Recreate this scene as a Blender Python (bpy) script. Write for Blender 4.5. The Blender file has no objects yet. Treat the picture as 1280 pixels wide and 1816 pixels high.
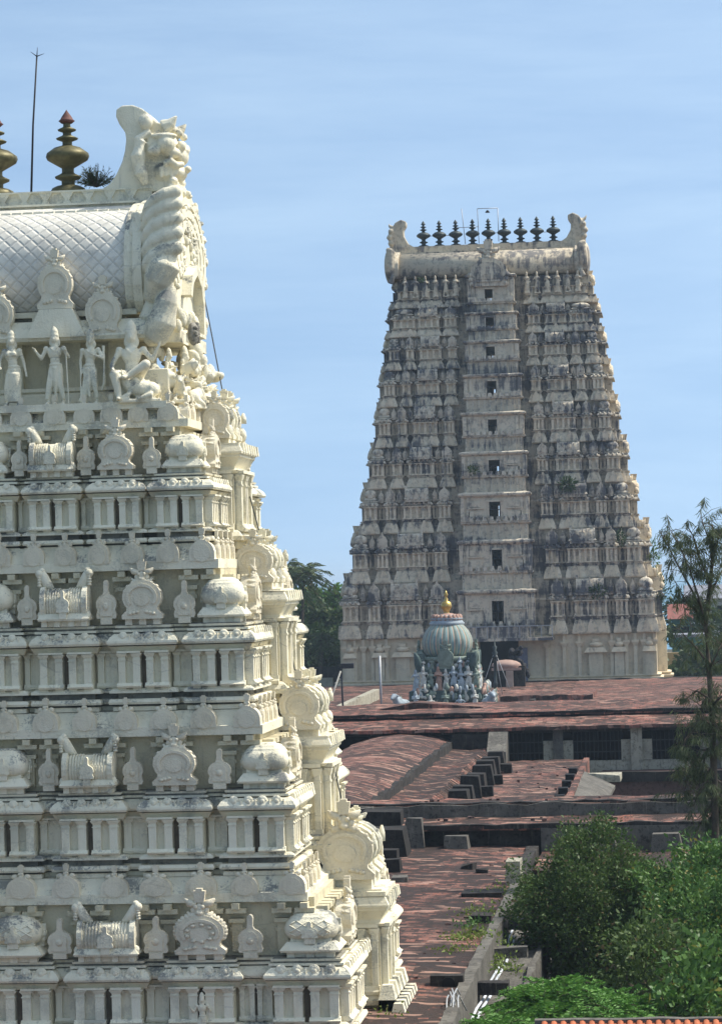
import bpy, bmesh, math, random
import numpy as np
from mathutils import Vector, Matrix, Euler
random.seed(7)
rng = np.random.default_rng(11)
R = math.radians
scene = bpy.context.scene
COL = scene.collection

# ------------------------------------------------------------------ camera
FPX = 5000.0                       # focal length in photo pixels (photo 1280 x 1816)
EYE = Vector((0, 0, 18.0))
_a, _p, _r = math.atan(550 / FPX), math.atan(117 / FPX), R(1.6)
FWD = Vector((-math.sin(_a) * math.cos(_p), math.cos(_a) * math.cos(_p), math.sin(_p)))
_rt0 = Vector((math.cos(_a), math.sin(_a), 0)); _up0 = _rt0.cross(FWD)
RT = _rt0 * math.cos(_r) - _up0 * math.sin(_r)
UP = _rt0 * math.sin(_r) + _up0 * math.cos(_r)
cam_d = bpy.data.cameras.new('camera'); cam = bpy.data.objects.new('camera', cam_d); COL.objects.link(cam)
cam_d.sensor_fit = 'VERTICAL'; cam_d.sensor_height = 24.0; cam_d.lens = 24.0 * FPX / 1816
cam_d.clip_start = 1.0; cam_d.clip_end = 60000
m = Matrix.Identity(4)
for k in range(3):
    m[k][0] = RT[k]; m[k][1] = UP[k]; m[k][2] = -FWD[k]; m[k][3] = EYE[k]
cam.matrix_world = m
scene.camera = cam

def ray(px, py): return FWD + RT * ((px - 640) / FPX) + UP * ((908 - py) / FPX)
def at_y(px, py, Y): d = ray(px, py); return EYE + d * (Y / d.y)
def at_z(px, py, z): d = ray(px, py); return EYE + d * ((z - EYE.z) / d.z)

# ------------------------------------------------------------------ world, sun, exposure
SUN_EL, SUN_AZ = 56.0, 18.0         # azimuth from +X towards +Y
world = bpy.data.worlds.new('World'); scene.world = world; world.use_nodes = True
wt = world.node_tree; wt.nodes.clear()
sky = wt.nodes.new('ShaderNodeTexSky'); sky.sky_type = 'NISHITA'; sky.sun_disc = False
sky.sun_elevation = R(SUN_EL); sky.sun_rotation = R(90 - SUN_AZ)
sky.air_density = 1.0; sky.dust_density = 1.9; sky.ozone_density = 1.5; sky.altitude = 0
tc = wt.nodes.new('ShaderNodeTexCoord')
mp = wt.nodes.new('ShaderNodeMapping'); mp.inputs['Rotation'].default_value = (0, R(5), R(20)); mp.inputs['Scale'].default_value = (2.2, 2.2, 17.0)
lift = wt.nodes.new('ShaderNodeMapping'); lift.inputs['Location'].default_value = (0, 0, 0.31); lift.inputs['Scale'].default_value = (1, 1, 0.75)   # look up the clearer sky above the dusty horizon band
nz = wt.nodes.new('ShaderNodeTexNoise'); nz.inputs['Scale'].default_value = 2.2; nz.inputs['Detail'].default_value = 9; nz.inputs['Roughness'].default_value = 0.62
nz.inputs['Distortion'].default_value = 0.25
rp = wt.nodes.new('ShaderNodeValToRGB'); rp.color_ramp.elements[0].position = 0.36; rp.color_ramp.elements[1].position = 0.78
rp.color_ramp.elements[0].color = (0, 0, 0, 1); rp.color_ramp.elements[1].color = (0.11, 0.11, 0.11, 1)
mx = wt.nodes.new('ShaderNodeMix'); mx.data_type = 'RGBA'
mx.inputs[7].default_value = (7.0, 7.9, 8.6, 1)      # thin high cirrus
bg = wt.nodes.new('ShaderNodeBackground'); bg.inputs['Strength'].default_value = 0.15
wo = wt.nodes.new('ShaderNodeOutputWorld')
L = wt.links.new
L(tc.outputs['Generated'], lift.inputs['Vector']); L(lift.outputs['Vector'], sky.inputs['Vector'])
L(tc.outputs['Generated'], mp.inputs['Vector']); L(mp.outputs['Vector'], nz.inputs['Vector']); L(nz.outputs['Fac'], rp.inputs['Fac'])
L(rp.outputs['Color'], mx.inputs[0]); L(sky.outputs['Color'], mx.inputs[6]); tint = wt.nodes.new('ShaderNodeMix'); tint.data_type = 'RGBA'; tint.blend_type = 'MULTIPLY'; tint.inputs[0].default_value = 1; tint.inputs[7].default_value = (0.87, 0.90, 0.825, 1)
L(mx.outputs[2], tint.inputs[6]); L(tint.outputs[2], bg.inputs['Color']); L(bg.outputs['Background'], wo.inputs['Surface'])
sd = bpy.data.lights.new('sun', 'SUN'); sd.energy = 3.0; sd.angle = R(0.5); sd.color = (1.0, 0.95, 0.86)
sun = bpy.data.objects.new('sun', sd); COL.objects.link(sun)
_sv = Vector((math.cos(R(SUN_EL)) * math.cos(R(SUN_AZ)), math.cos(R(SUN_EL)) * math.sin(R(SUN_AZ)), math.sin(R(SUN_EL))))
sun.rotation_euler = _sv.to_track_quat('Z', 'Y').to_euler(); sun.location = (60, 20, 80)
vs = scene.view_settings
scene.display_settings.display_device = 'sRGB'
vs.view_transform = 'Standard'; vs.look = 'None'; vs.gamma = 1; vs.exposure = 0.76; vs.use_curve_mapping = False
scene.cycles.max_bounces = 6; scene.cycles.diffuse_bounces = 4; scene.cycles.volume_bounces = 0

# ------------------------------------------------------------------ mesh builder
class MB:
    def __init__(s): s.v = []; s.f = []; s.sm = []
    def add(s, vs_, fs, smooth=False):
        b = len(s.v); s.v.extend([tuple(p) for p in vs_])
        for f in fs: s.f.append([b + i for i in f]); s.sm.append(smooth)
        return s
    def box(s, x0, x1, y0, y1, z0, z1):
        return s.add([(x0, y0, z0), (x1, y0, z0), (x1, y1, z0), (x0, y1, z0), (x0, y0, z1), (x1, y0, z1), (x1, y1, z1), (x0, y1, z1)],
                     [(0, 3, 2, 1), (4, 5, 6, 7), (0, 1, 5, 4), (1, 2, 6, 5), (2, 3, 7, 6), (3, 0, 4, 7)])
    def tbox(s, cx, cy, z0, z1, w0, d0, w1, d1):
        v = []
        for z, w, d in ((z0, w0, d0), (z1, w1, d1)):
            v += [(cx - w / 2, cy - d / 2, z), (cx + w / 2, cy - d / 2, z), (cx + w / 2, cy + d / 2, z), (cx - w / 2, cy + d / 2, z)]
        return s.add(v, [(0, 3, 2, 1), (4, 5, 6, 7), (0, 1, 5, 4), (1, 2, 6, 5), (2, 3, 7, 6), (3, 0, 4, 7)])
    def prism(s, out, a, b, axis='y', smooth=False):
        """outline (u, z) extruded along y (u = x) or along x (u = y)"""
        n = len(out); v = []
        for t in (a, b):
            for u, z in out: v.append((u, t, z) if axis == 'y' else (t, u, z))
        s.add(v, [list(range(n))[::-1], list(range(n, 2 * n))])
        base = len(s.v) - 2 * n
        for i in range(n):
            j = (i + 1) % n; s.f.append([base + i, base + j, base + n + j, base + n + i]); s.sm.append(smooth)
        return s
    def rings(s, rings, smooth=True, cap=True):
        n = len(rings[0]); v = [p for r_ in rings for p in r_]; fs = []
        for k in range(len(rings) - 1):
            for i in range(n):
                j = (i + 1) % n; fs.append((k * n + i, k * n + j, (k + 1) * n + j, (k + 1) * n + i))
        s.add(v, fs, smooth)
        if cap:
            b = len(s.v) - len(v)
            s.f.append([b + i for i in range(n)][::-1]); s.sm.append(False)
            s.f.append([b + len(v) - n + i for i in range(n)]); s.sm.append(False)
        return s
    def lathe(s, prof, cx=0, cy=0, n=20, sq=2.0, smooth=True, dx=1, dy=1):
        rs = []
        for r_, z in prof:
            ring = []
            for i in range(n):
                t = 2 * math.pi * (i + 0.5) / n; c, q = math.cos(t), math.sin(t)
                k = (abs(c) ** sq + abs(q) ** sq) ** (-1 / sq)
                ring.append((cx + r_ * k * c * dx, cy + r_ * k * q * dy, z))
            rs.append(ring)
        return s.rings(rs, smooth)
    def tube(s, pts, rad, n=8, smooth=True):
        pts = [Vector(p) for p in pts]
        if not hasattr(rad, '__len__'): rad = [rad] * len(pts)
        rs = []
        up = Vector((0.03, 0.02, 1))
        for i, p in enumerate(pts):
            d = (pts[min(i + 1, len(pts) - 1)] - pts[max(i - 1, 0)]).normalized()
            u = d.cross(up)
            if u.length < 1e-3: u = d.cross(Vector((1, 0, 0)))
            u.normalize(); w = u.cross(d)
            rs.append([tuple(p + (u * math.cos(2 * math.pi * k / n) + w * math.sin(2 * math.pi * k / n)) * rad[i]) for k in range(n)])
        return s.rings(rs, smooth)
    def ell(s, c, r_, rot=None, nu=12, nv=8):
        c = Vector(c); q = Euler(rot).to_matrix() if rot else None; v = []
        if not hasattr(r_, '__len__'): r_ = (r_, r_, r_)
        for j in range(nv + 1):
            ph = -math.pi / 2 + math.pi * j / nv; cp = max(math.cos(ph), 0.02)
            for i in range(nu):
                t = 2 * math.pi * i / nu
                p = Vector((r_[0] * cp * math.cos(t), r_[1] * cp * math.sin(t), r_[2] * math.sin(ph)))
                if q: p = q @ p
                v.append(c + p)
        fs = []
        for j in range(nv):
            for i in range(nu):
                k = (i + 1) % nu; fs.append((j * nu + i, j * nu + k, (j + 1) * nu + k, (j + 1) * nu + i))
        fs.append(list(range(nu))[::-1]); fs.append([nv * nu + i for i in range(nu)])
        return s.add(v, fs, True)
    def cap(s, a, b, r0, r1, n=10):
        """tapered limb with round ends"""
        a, b = Vector(a), Vector(b); s.tube([a, b], [r0, r1], n); s.ell(a, r0, None, n, 6); s.ell(b, r1, None, n, 6); return s
    def xf(s, mat):
        s.v = [tuple(mat @ Vector(p)) for p in s.v]; return s
    def join(s, o, mat=None):
        vs_ = [tuple(mat @ Vector(p)) for p in o.v] if mat else o.v
        b = len(s.v); s.v.extend(vs_); s.f.extend([[b + i for i in f] for f in o.f]); s.sm.extend(o.sm); return s
    def mesh(s, name, mat, remesh=None, smooth_it=2, bevel=0):
        me = bpy.data.meshes.new(name); me.from_pydata(s.v, [], s.f); me.validate()
        if len(me.polygons) == len(s.sm): me.polygons.foreach_set('use_smooth', s.sm)
        if len(me.vertices) < 60000:
            bm = bmesh.new(); bm.from_mesh(me); bmesh.ops.recalc_face_normals(bm, faces=bm.faces); bm.to_mesh(me); bm.free()
        if remesh:
            o = bpy.data.objects.new('tmp_sculpt', me); COL.objects.link(o)
            md = o.modifiers.new('r', 'REMESH'); md.mode = 'VOXEL'; md.voxel_size = remesh; md.use_smooth_shade = True
            if smooth_it:
                ms = o.modifiers.new('s', 'SMOOTH'); ms.factor = 0.5; ms.iterations = smooth_it
            dg = bpy.context.evaluated_depsgraph_get(); dg.update()
            m2 = bpy.data.meshes.new_from_object(o.evaluated_get(dg)); m2.name = name
            bpy.data.objects.remove(o); bpy.data.meshes.remove(me); me = m2
            for p in me.polygons: p.use_smooth = True
        me.materials.clear(); me.materials.append(mat)
        return me
    def build(s, name, mat, parent=None, **kw):
        return put(s.mesh(name, mat, **kw), name, parent)

def put(me, name, parent=None, loc=(0, 0, 0), rotz=0, scale=None):
    o = bpy.data.objects.new(name, me); COL.objects.link(o)
    o.location = loc; o.rotation_euler = (0, 0, rotz)
    if scale: o.scale = scale if hasattr(scale, '__len__') else (scale,) * 3
    if parent:
        o.parent = parent
        if parent.type == 'EMPTY': o.matrix_parent_inverse = Matrix.Translation(-Vector(parent.location))
    return o
def tag(o, label, cat, group=None):
    o['label'] = label; o['category'] = cat
    if group: o['group'] = group
    return o
def thing(name, label, cat, loc, group=None):
    o = bpy.data.objects.new(name, None); COL.objects.link(o); o.location = loc; o.empty_display_size = 0.3
    return tag(o, label, cat, group)
def setting(o, kind='structure'): o['kind'] = kind; return o

# ---- rectilinear plans and mouldings swept round them
def plan(x0, x1, y0, y1, front=(), right=(), left=()):
    p = [(x0, y0)]
    for a, b, d in sorted(front): p += [(a, y0), (a, y0 + d), (b, y0 + d), (b, y0)]
    p.append((x1, y0))
    for a, b, d in sorted(right): p += [(x1, a), (x1 - d, a), (x1 - d, b), (x1, b)]
    p += [(x1, y1), (x0, y1)]
    for a, b, d in sorted(left, reverse=True): p += [(x0, b), (x0 + d, b), (x0 + d, a), (x0, a)]
    return p
def sweep(mb, pl, prof, caps=True):
    n = len(pl); nr = []
    for i in range(n):
        (ax, ay), (bx, by) = pl[i], pl[(i + 1) % n]
        l = math.hypot(bx - ax, by - ay) or 1; nr.append(((by - ay) / l, -(bx - ax) / l))
    rs = []
    for off, z in prof:
        rs.append([(pl[i][0] + off * (nr[i - 1][0] + nr[i][0]), pl[i][1] + off * (nr[i - 1][1] + nr[i][1]), z) for i in range(n)])
    return mb.rings(rs, smooth=False, cap=caps)

# ------------------------------------------------------------------ materials
class NT:
    def __init__(s, name, rough=0.85):
        s.m = bpy.data.materials.new(name); s.m.use_nodes = True; s.t = s.m.node_tree
        s.b = s.t.nodes['Principled BSDF']; s.b.inputs['Roughness'].default_value = rough
        s.b.inputs['Specular IOR Level'].default_value = 0.25
        s.g = s.t.nodes.new('ShaderNodeNewGeometry'); s.pos = s.g.outputs['Position']
    def n(s, t): return s.t.nodes.new(t)
    def l(s, a, b): s.t.links.new(a, b)
    def setin(s, sock, v):
        if hasattr(v, 'is_linked') or isinstance(v, bpy.types.NodeSocket): s.l(v, sock)
        else: sock.default_value = v
    def scaled(s, sc, vec=None, rot=(0, 0, 0)):
        q = s.n('ShaderNodeMapping'); q.inputs['Scale'].default_value = sc; q.inputs['Rotation'].default_value = rot; s.l(vec or s.pos, q.inputs['Vector']); return q.outputs['Vector']
    def noise(s, scale, detail=4, rough=0.55, vec=None, dist=0.0):
        q = s.n('ShaderNodeTexNoise'); q.inputs['Scale'].default_value = scale; q.inputs['Detail'].default_value = detail
        q.inputs['Roughness'].default_value = rough; q.inputs['Distortion'].default_value = dist; s.l(vec or s.pos, q.inputs['Vector']); return q.outputs['Fac']
    def ramp(s, f, lo, hi, a=0.0, b=1.0):
        q = s.n('ShaderNodeMapRange'); q.clamp = True; q.inputs[1].default_value = lo; q.inputs[2].default_value = hi; q.inputs[3].default_value = a; q.inputs[4].default_value = b
        s.l(f, q.inputs[0]); return q.outputs[0]
    def mix(s, f, a, b):
        q = s.n('ShaderNodeMix'); q.data_type = 'RGBA'; s.setin(q.inputs[0], f)
        for k, v in ((6, a), (7, b)):
            if isinstance(v, tuple): q.inputs[k].default_value = (*v[:3], 1)
            else: s.l(v, q.inputs[k])
        return q.outputs[2]
    def math(s, op, a, b=0.0, c=None):
        q = s.n('ShaderNodeMath'); q.operation = op; s.setin(q.inputs[0], a); s.setin(q.inputs[1], b)
        if c is not None: s.setin(q.inputs[2], c)
        return q.outputs[0]
    def sep(s, v):
        q = s.n('ShaderNodeSeparateXYZ'); s.l(v, q.inputs[0]); return q.outputs
    def col(s, c):
        if isinstance(c, tuple): s.b.inputs['Base Color'].default_value = (*c[:3], 1)
        else: s.l(c, s.b.inputs['Base Color'])
        return s
    def bump(s, h, strength=0.3, dist=0.03):
        q = s.n('ShaderNodeBump'); q.inputs['Strength'].default_value = strength; q.inputs['Distance'].default_value = dist
        s.l(h, q.inputs['Height']); s.l(q.outputs['Normal'], s.b.inputs['Normal']); return s

def paint(name, c1, c2, mould=0.45, yellow=0.3, seed=0.0):
    t = NT(name, 0.8)
    big = t.noise(0.55, 4, 0.6); base = t.mix(t.ramp(big, 0.35, 0.65), c1, c2)
    st = t.noise(1.0, 6, 0.65, t.scaled((2.6, 2.6, 0.5)))
    base = t.mix(t.ramp(st, 0.52, 0.75, 0, yellow), base, (0.50, 0.40, 0.22))
    up = t.ramp(t.sep(t.g.outputs['Normal'])[2], 0.02, 0.5, 0.42, 1.0)
    g1 = t.noise(1.1, 6, 0.6, None, 0.0); g2 = t.noise(16.0, 6, 0.75)
    mk = t.math('MULTIPLY', t.ramp(t.math('ADD', g1, t.math('MULTIPLY', g2, 0.55)), 0.80, 0.90), up)
    base = t.mix(t.math('MULTIPLY', mk, mould), base, (0.10, 0.115, 0.13))
    # thin cracks and drip lines
    ck = t.noise(1.0, 3, 0.6, t.scaled((7, 7, 0.8)))
    base = t.mix(t.ramp(ck, 0.60, 0.76, 0, 0.36 * mould), base, (0.22, 0.21, 0.17))
    vo = t.n('ShaderNodeTexVoronoi'); vo.feature = 'DISTANCE_TO_EDGE'; vo.inputs['Scale'].default_value = 1.0; vo.inputs['Randomness'].default_value = 0.85
    dn = t.n('ShaderNodeMix'); dn.data_type = 'VECTOR'; dn.inputs[0].default_value = 0.12
    nv = t.n('ShaderNodeTexNoise'); nv.inputs['Scale'].default_value = 3.0; nv.inputs['Detail'].default_value = 4; t.l(t.pos, nv.inputs['Vector']); t.l(t.scaled((0.6, 0.6, 1.3)), dn.inputs[4]); t.l(nv.outputs['Color'], dn.inputs[5]); t.l(dn.outputs[1], vo.inputs['Vector'])
    cr = t.math('MULTIPLY', t.ramp(vo.outputs['Distance'], 0.006, 0.022, 1, 0), t.ramp(t.noise(0.8, 3), 0.54, 0.66))
    base = t.mix(t.math('MULTIPLY', cr, 0.5 * mould), base, (0.14, 0.13, 0.11))
    t.col(base); t.bump(t.math('ADD', t.noise(22, 5, 0.6), t.math('MULTIPLY', t.noise(5.5, 6, 0.7), 1.5)), 0.45, 0.04)
    return t.m
WHITE = paint('white_lime_paint', (0.83, 0.77, 0.595), (0.75, 0.695, 0.52), 0.80, 0.30)
CLEAN = paint('fresh_lime_paint', (0.84, 0.785, 0.61), (0.77, 0.72, 0.54), 0.50, 0.24)
PLAQ = paint('ivory_lime_paint', (0.76, 0.69, 0.53), (0.69, 0.62, 0.46), 0.40, 0.18)
CREAM = paint('cream_wall_paint', (0.66, 0.595, 0.415), (0.58, 0.52, 0.355), 0.5, 0.25)

def barrel_mat():
    t = NT('scale_lattice_plaster', 0.75)
    uv = t.n('ShaderNodeUVMap'); uv.uv_map = 'UVMap'; x = t.sep(uv.outputs[0])
    def saw(e): return t.math('ABSOLUTE', t.math('SUBTRACT', t.math('FRACT', e), 0.5))
    a = saw(t.math('MULTIPLY', t.math('ADD', x[0], x[1]), 2.5)); b = saw(t.math('MULTIPLY', t.math('SUBTRACT', x[0], x[1]), 2.5))
    mn = t.math('MINIMUM', a, b)                                # 0 on the lattice lines
    base = t.mix(t.ramp(t.noise(0.6, 5), 0.35, 0.65), (0.76, 0.72, 0.62), (0.66, 0.62, 0.53))
    base = t.mix(t.ramp(mn, 0.0, 0.05, 0.5, 0), base, (0.30, 0.30, 0.29))
    base = t.mix(t.ramp(t.noise(3, 8, 0.7), 0.45, 0.70, 0, 0.65), base, (0.40, 0.39, 0.35))
    t.col(base); t.bump(t.ramp(mn, 0.0, 0.18), 0.5, 0.05); return t.m
LATTICE = barrel_mat()

def weathered(name, c1, c2, dark, amount, streak, grime=(0.085, 0.090, 0.105)):
    t = NT(name, 0.9)
    base = t.mix(t.ramp(t.noise(0.35, 5, 0.6), 0.35, 0.65), c1, c2)
    base = t.mix(t.ramp(t.noise(0.9, 4, 0.6, t.scaled((1.6, 1.6, 0.35))), 0.5, 0.72, 0, 0.55), base, (0.52, 0.40, 0.27))
    s1 = t.noise(1.0, 7, 0.68, t.scaled((1.7, 1.7, 0.28))); s2 = t.noise(0.16, 4, 0.55)
    s3 = t.noise(1.0, 4, 0.6, t.scaled((0.07, 0.07, 0.55)))
    e = t.math('ADD', t.math('ADD', t.math('MULTIPLY', s1, 0.75), t.math('MULTIPLY', s2, 0.40)), t.math('SUBTRACT', t.math('MULTIPLY', s3, 0.55), 0.20))
    mk = t.ramp(e, 0.80 - amount, 0.90 - amount)
    base = t.mix(t.math('MULTIPLY', mk, streak), base, grime)
    base = t.mix(t.ramp(t.noise(1.9, 7, 0.72), 0.50, 0.60, 0, dark), base, (0.085, 0.085, 0.09))
    t.col(base); t.bump(t.noise(6, 6, 0.65), 0.35, 0.08)
    return t.m
F_WALL = weathered('stained_cream_plaster', (0.72, 0.62, 0.455), (0.61, 0.515, 0.37), 0.38, 0.115, 0.90)
F_CORN = weathered('mildewed_grey_plaster', (0.66, 0.58, 0.445), (0.54, 0.475, 0.37), 0.60, 0.165, 0.94)
F_BASE = weathered('warm_cream_base_plaster', (0.70, 0.60, 0.43), (0.62, 0.525, 0.37), 0.16, 0.04, 0.75)
F_DARK = weathered('mildew_and_shade_plaster', (0.50, 0.43, 0.32), (0.37, 0.325, 0.25), 0.55, 0.18, 0.90, (0.06, 0.063, 0.074))  # recess walls: mildew, plus the recess shade put into a darker colour
F_BAY = weathered('pale_bay_plaster', (0.68, 0.59, 0.445), (0.58, 0.50, 0.375), 0.36, 0.14, 0.88)
F_ROOF = weathered('cream_barrel_plaster', (0.60, 0.52, 0.38), (0.48, 0.42, 0.32), 0.35, 0.14, 0.80)

def simple(name, c, rough=0.8, var=0.25, scale=2.0, metal=0.0, bump=0.15):
    t = NT(name, rough); t.b.inputs['Metallic'].default_value = metal
    d = tuple(k * (1 - var) for k in c)
    t.col(t.mix(t.ramp(t.noise(scale, 5, 0.65), 0.35, 0.65), c, d)); t.bump(t.noise(scale * 6, 4), bump, 0.02); return t.m
BRONZE = simple('weathered_bronze', (0.17, 0.15, 0.07), 0.5, 0.5, 5, 0.35)
RUST = simple('rusty_red_iron', (0.16, 0.07, 0.055), 0.7, 0.4, 6)
FBRONZE = simple('dark_verdigris_bronze', (0.06, 0.075, 0.075), 0.55, 0.4, 3, 0.3)
GOLD = simple('gilded_metal', (0.62, 0.42, 0.13), 0.35, 0.3, 4, 0.75)
IRON = simple('dark_iron', (0.05, 0.05, 0.055), 0.6, 0.3, 4, 0.4)
STEEL = simple('galvanised_pipe', (0.42, 0.43, 0.44), 0.5, 0.2, 4, 0.3)
CABLE = simple('black_cable', (0.03, 0.035, 0.035), 0.6, 0.2)
HOSE = simple('white_plastic_hose', (0.72, 0.76, 0.82), 0.4, 0.1)

def tiles(name, red, red2, soot, amt):
    t = NT(name, 0.9)
    br = t.n('ShaderNodeTexBrick'); br.inputs['Scale'].default_value = 1.0; br.inputs['Mortar Size'].default_value = 0.02
    br.inputs['Brick Width'].default_value = 0.42; br.inputs['Row Height'].default_value = 0.42; br.offset = 0.5
    br.inputs['Color1'].default_value = (*red, 1); br.inputs['Color2'].default_value = (*red2, 1); br.inputs['Mortar'].default_value = (0.07, 0.05, 0.045, 1)
    t.l(t.pos, br.inputs['Vector'])
    base = t.mix(t.ramp(t.noise(0.7, 5, 0.6), 0.35, 0.7, 0, 0.6), br.outputs['Color'], (0.24, 0.15, 0.125))
    e = t.math('ADD', t.math('MULTIPLY', t.noise(0.33, 6, 0.62, t.scaled((1.0, 0.5, 1))), 0.8), t.math('MULTIPLY', t.noise(2.2, 6, 0.7, t.scaled((0.8, 1.0, 1))), 0.5))
    base = t.mix(t.ramp(e, 0.70 - amt * .5, 0.84 - amt * .5, 0, 0.85), base, soot)
    base = t.mix(t.ramp(t.noise(5.0, 5, 0.7), 0.60, 0.70, 0, 0.6), base, (0.30, 0.26, 0.23))
    # single tiles: some scrubbed red, most black with lichen
    xyz = t.sep(t.pos); row = t.math('FLOOR', t.math('MULTIPLY', t.math('ADD', xyz[1], t.math('MULTIPLY', t.noise(0.5, 3), 1.2)), 3.1))
    colm = t.math('FLOOR', t.math('ADD', t.math('MULTIPLY', xyz[0], 1.1), t.math('ADD', t.math('MULTIPLY', row, 0.37), t.math('MULTIPLY', t.noise(0.9, 3), 3.0))))
    cxy = t.n('ShaderNodeCombineXYZ'); t.l(colm, cxy.inputs[0]); t.l(row, cxy.inputs[1])
    wn = t.n('ShaderNodeTexWhiteNoise'); wn.noise_dimensions = '2D'; t.l(cxy.outputs[0], wn.inputs['Vector'])
    sp = t.n('ShaderNodeSeparateColor'); t.l(wn.outputs['Color'], sp.inputs[0])
    cx2 = t.n('ShaderNodeCombineXYZ'); t.l(t.math('FLOOR', t.math('ADD', t.math('MULTIPLY', xyz[0], 3.3), t.math('MULTIPLY', row, 0.71))), cx2.inputs[0]); t.l(row, cx2.inputs[1])
    w2 = t.n('ShaderNodeTexWhiteNoise'); w2.noise_dimensions = '2D'; t.l(cx2.outputs[0], w2.inputs['Vector']); s2_ = t.n('ShaderNodeSeparateColor'); t.l(w2.outputs['Color'], s2_.inputs[0])
    k = t.math('ADD', t.math('ADD', t.math('MULTIPLY', sp.outputs[0], 0.42), t.math('MULTIPLY', s2_.outputs[0], 0.36)), t.math('MULTIPLY', t.math('SUBTRACT', t.noise(0.22, 8, 0.72), 0.44), 2.1))
    base = t.mix(t.ramp(k, 0.40 + amt, 0.62 + amt, 0.94, 0), base, soot)
    base = t.mix(t.ramp(t.math('ADD', sp.outputs[1], t.math('MULTIPLY', t.noise(0.5, 4), 0.5)), 1.12, 1.2, 0, 0.7), base, (0.40, 0.24, 0.18))
    t.col(base); t.bump(t.math('ADD', t.math('ADD', br.outputs['Fac'], sp.outputs[2]), t.noise(4, 6, 0.7)), 0.8, 0.09); return t.m
TILE = tiles('weathered_terracotta_tiles', (0.30, 0.105, 0.066), (0.19, 0.072, 0.050), (0.030, 0.022, 0.019), 0.17)
TILE2 = tiles('dusty_terracotta_tiles', (0.29, 0.11, 0.074), (0.205, 0.080, 0.058), (0.040, 0.027, 0.023), 0.13)
TILE3 = tiles('pale_red_tiles', (0.33, 0.118, 0.078), (0.24, 0.088, 0.062), (0.055, 0.036, 0.030), 0.09)
def mould(name, c, c2, pale, amt=0.0):
    t = NT(name, 0.92)
    base = t.mix(t.ramp(t.noise(0.8, 6, 0.65), 0.35, 0.65), c, c2)
    base = t.mix(t.ramp(t.noise(0.9, 7, 0.7, t.scaled((1, 1, 0.6))), 0.60 - amt, 0.74 - amt, 0, 0.8), base, pale)
    base = t.mix(t.ramp(t.noise(4.5, 8, 0.75), 0.52, 0.62, 0, 0.75), base, tuple(q * 0.35 for q in c))
    base = t.mix(t.ramp(t.noise(1.0, 6, 0.7, t.scaled((5, 5, 0.5))), 0.56, 0.66, 0, 0.5), base, tuple(q * 0.8 for q in pale))
    t.col(base); t.bump(t.noise(5, 7, 0.7), 0.6, 0.10); return t.m
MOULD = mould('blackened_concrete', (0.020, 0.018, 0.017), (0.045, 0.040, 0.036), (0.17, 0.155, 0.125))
CONC = mould('stained_concrete', (0.085, 0.078, 0.068), (0.15, 0.14, 0.12), (0.30, 0.28, 0.23))
PALEC = mould('limewashed_wall', (0.30, 0.28, 0.22), (0.44, 0.41, 0.32), (0.07, 0.066, 0.062), 0.03)
BLACKC = mould('soot_black_stone', (0.014, 0.013, 0.012), (0.032, 0.028, 0.025), (0.09, 0.08, 0.066), -0.04)
REDW = mould('dark_red_plaster', (0.085, 0.05, 0.045), (0.12, 0.075, 0.065), (0.17, 0.13, 0.115))
BROWN = simple('brown_groove_paint', (.15, .125, .09), .9, .4, 3)
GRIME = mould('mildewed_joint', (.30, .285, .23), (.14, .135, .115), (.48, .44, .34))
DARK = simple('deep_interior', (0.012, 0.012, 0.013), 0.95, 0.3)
# ------------------------------------------------------------------ ornament templates (x along the face, -y outward, z up)
_cache = {}
def cached(key, fn):
    if key not in _cache: _cache[key] = fn()
    return _cache[key]

def arc(cx, cz, rx, rz, a0, a1, n):
    return [(cx + rx * math.cos(R(a0 + (a1 - a0) * i / n)), cz + rz * math.sin(R(a0 + (a1 - a0) * i / n))) for i in range(n + 1)]

def plaque_outline(w, h, knob=True):
    """small leaf-headed plaque: waisted shoulders and a knob"""
    r = w / 2
    o = [(-r * .92, 0), (r * .92, 0), (r, h * .08), (r * .86, h * .22), (r * 1.0, h * .30)]
    o += arc(0, h * .36, r, h * .26, 5, 70, 5)
    if knob: o += [(r * .22, h * .68)] + arc(0, h * .86, r * .24, h * .12, -20, 200, 7) + [(-r * .22, h * .68)]
    o += arc(0, h * .36, r, h * .26, 110, 175, 5)
    o += [(-r, h * .30), (-r * .86, h * .22), (-r, h * .08)]
    return o
def shoe_outline(w, h, waist=.80, n=16):
    """horseshoe arch standing on a flared foot"""
    r = w / 2
    o = [(-r * 1.02, 0), (r * 1.02, 0), (r * 1.05, h * .10), (r * waist, h * .22)]
    o += arc(0, h * .56, r, h * .44, -38, 218, n)
    o += [(-r * waist, h * .22), (-r * 1.05, h * .10)]
    return o

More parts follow.
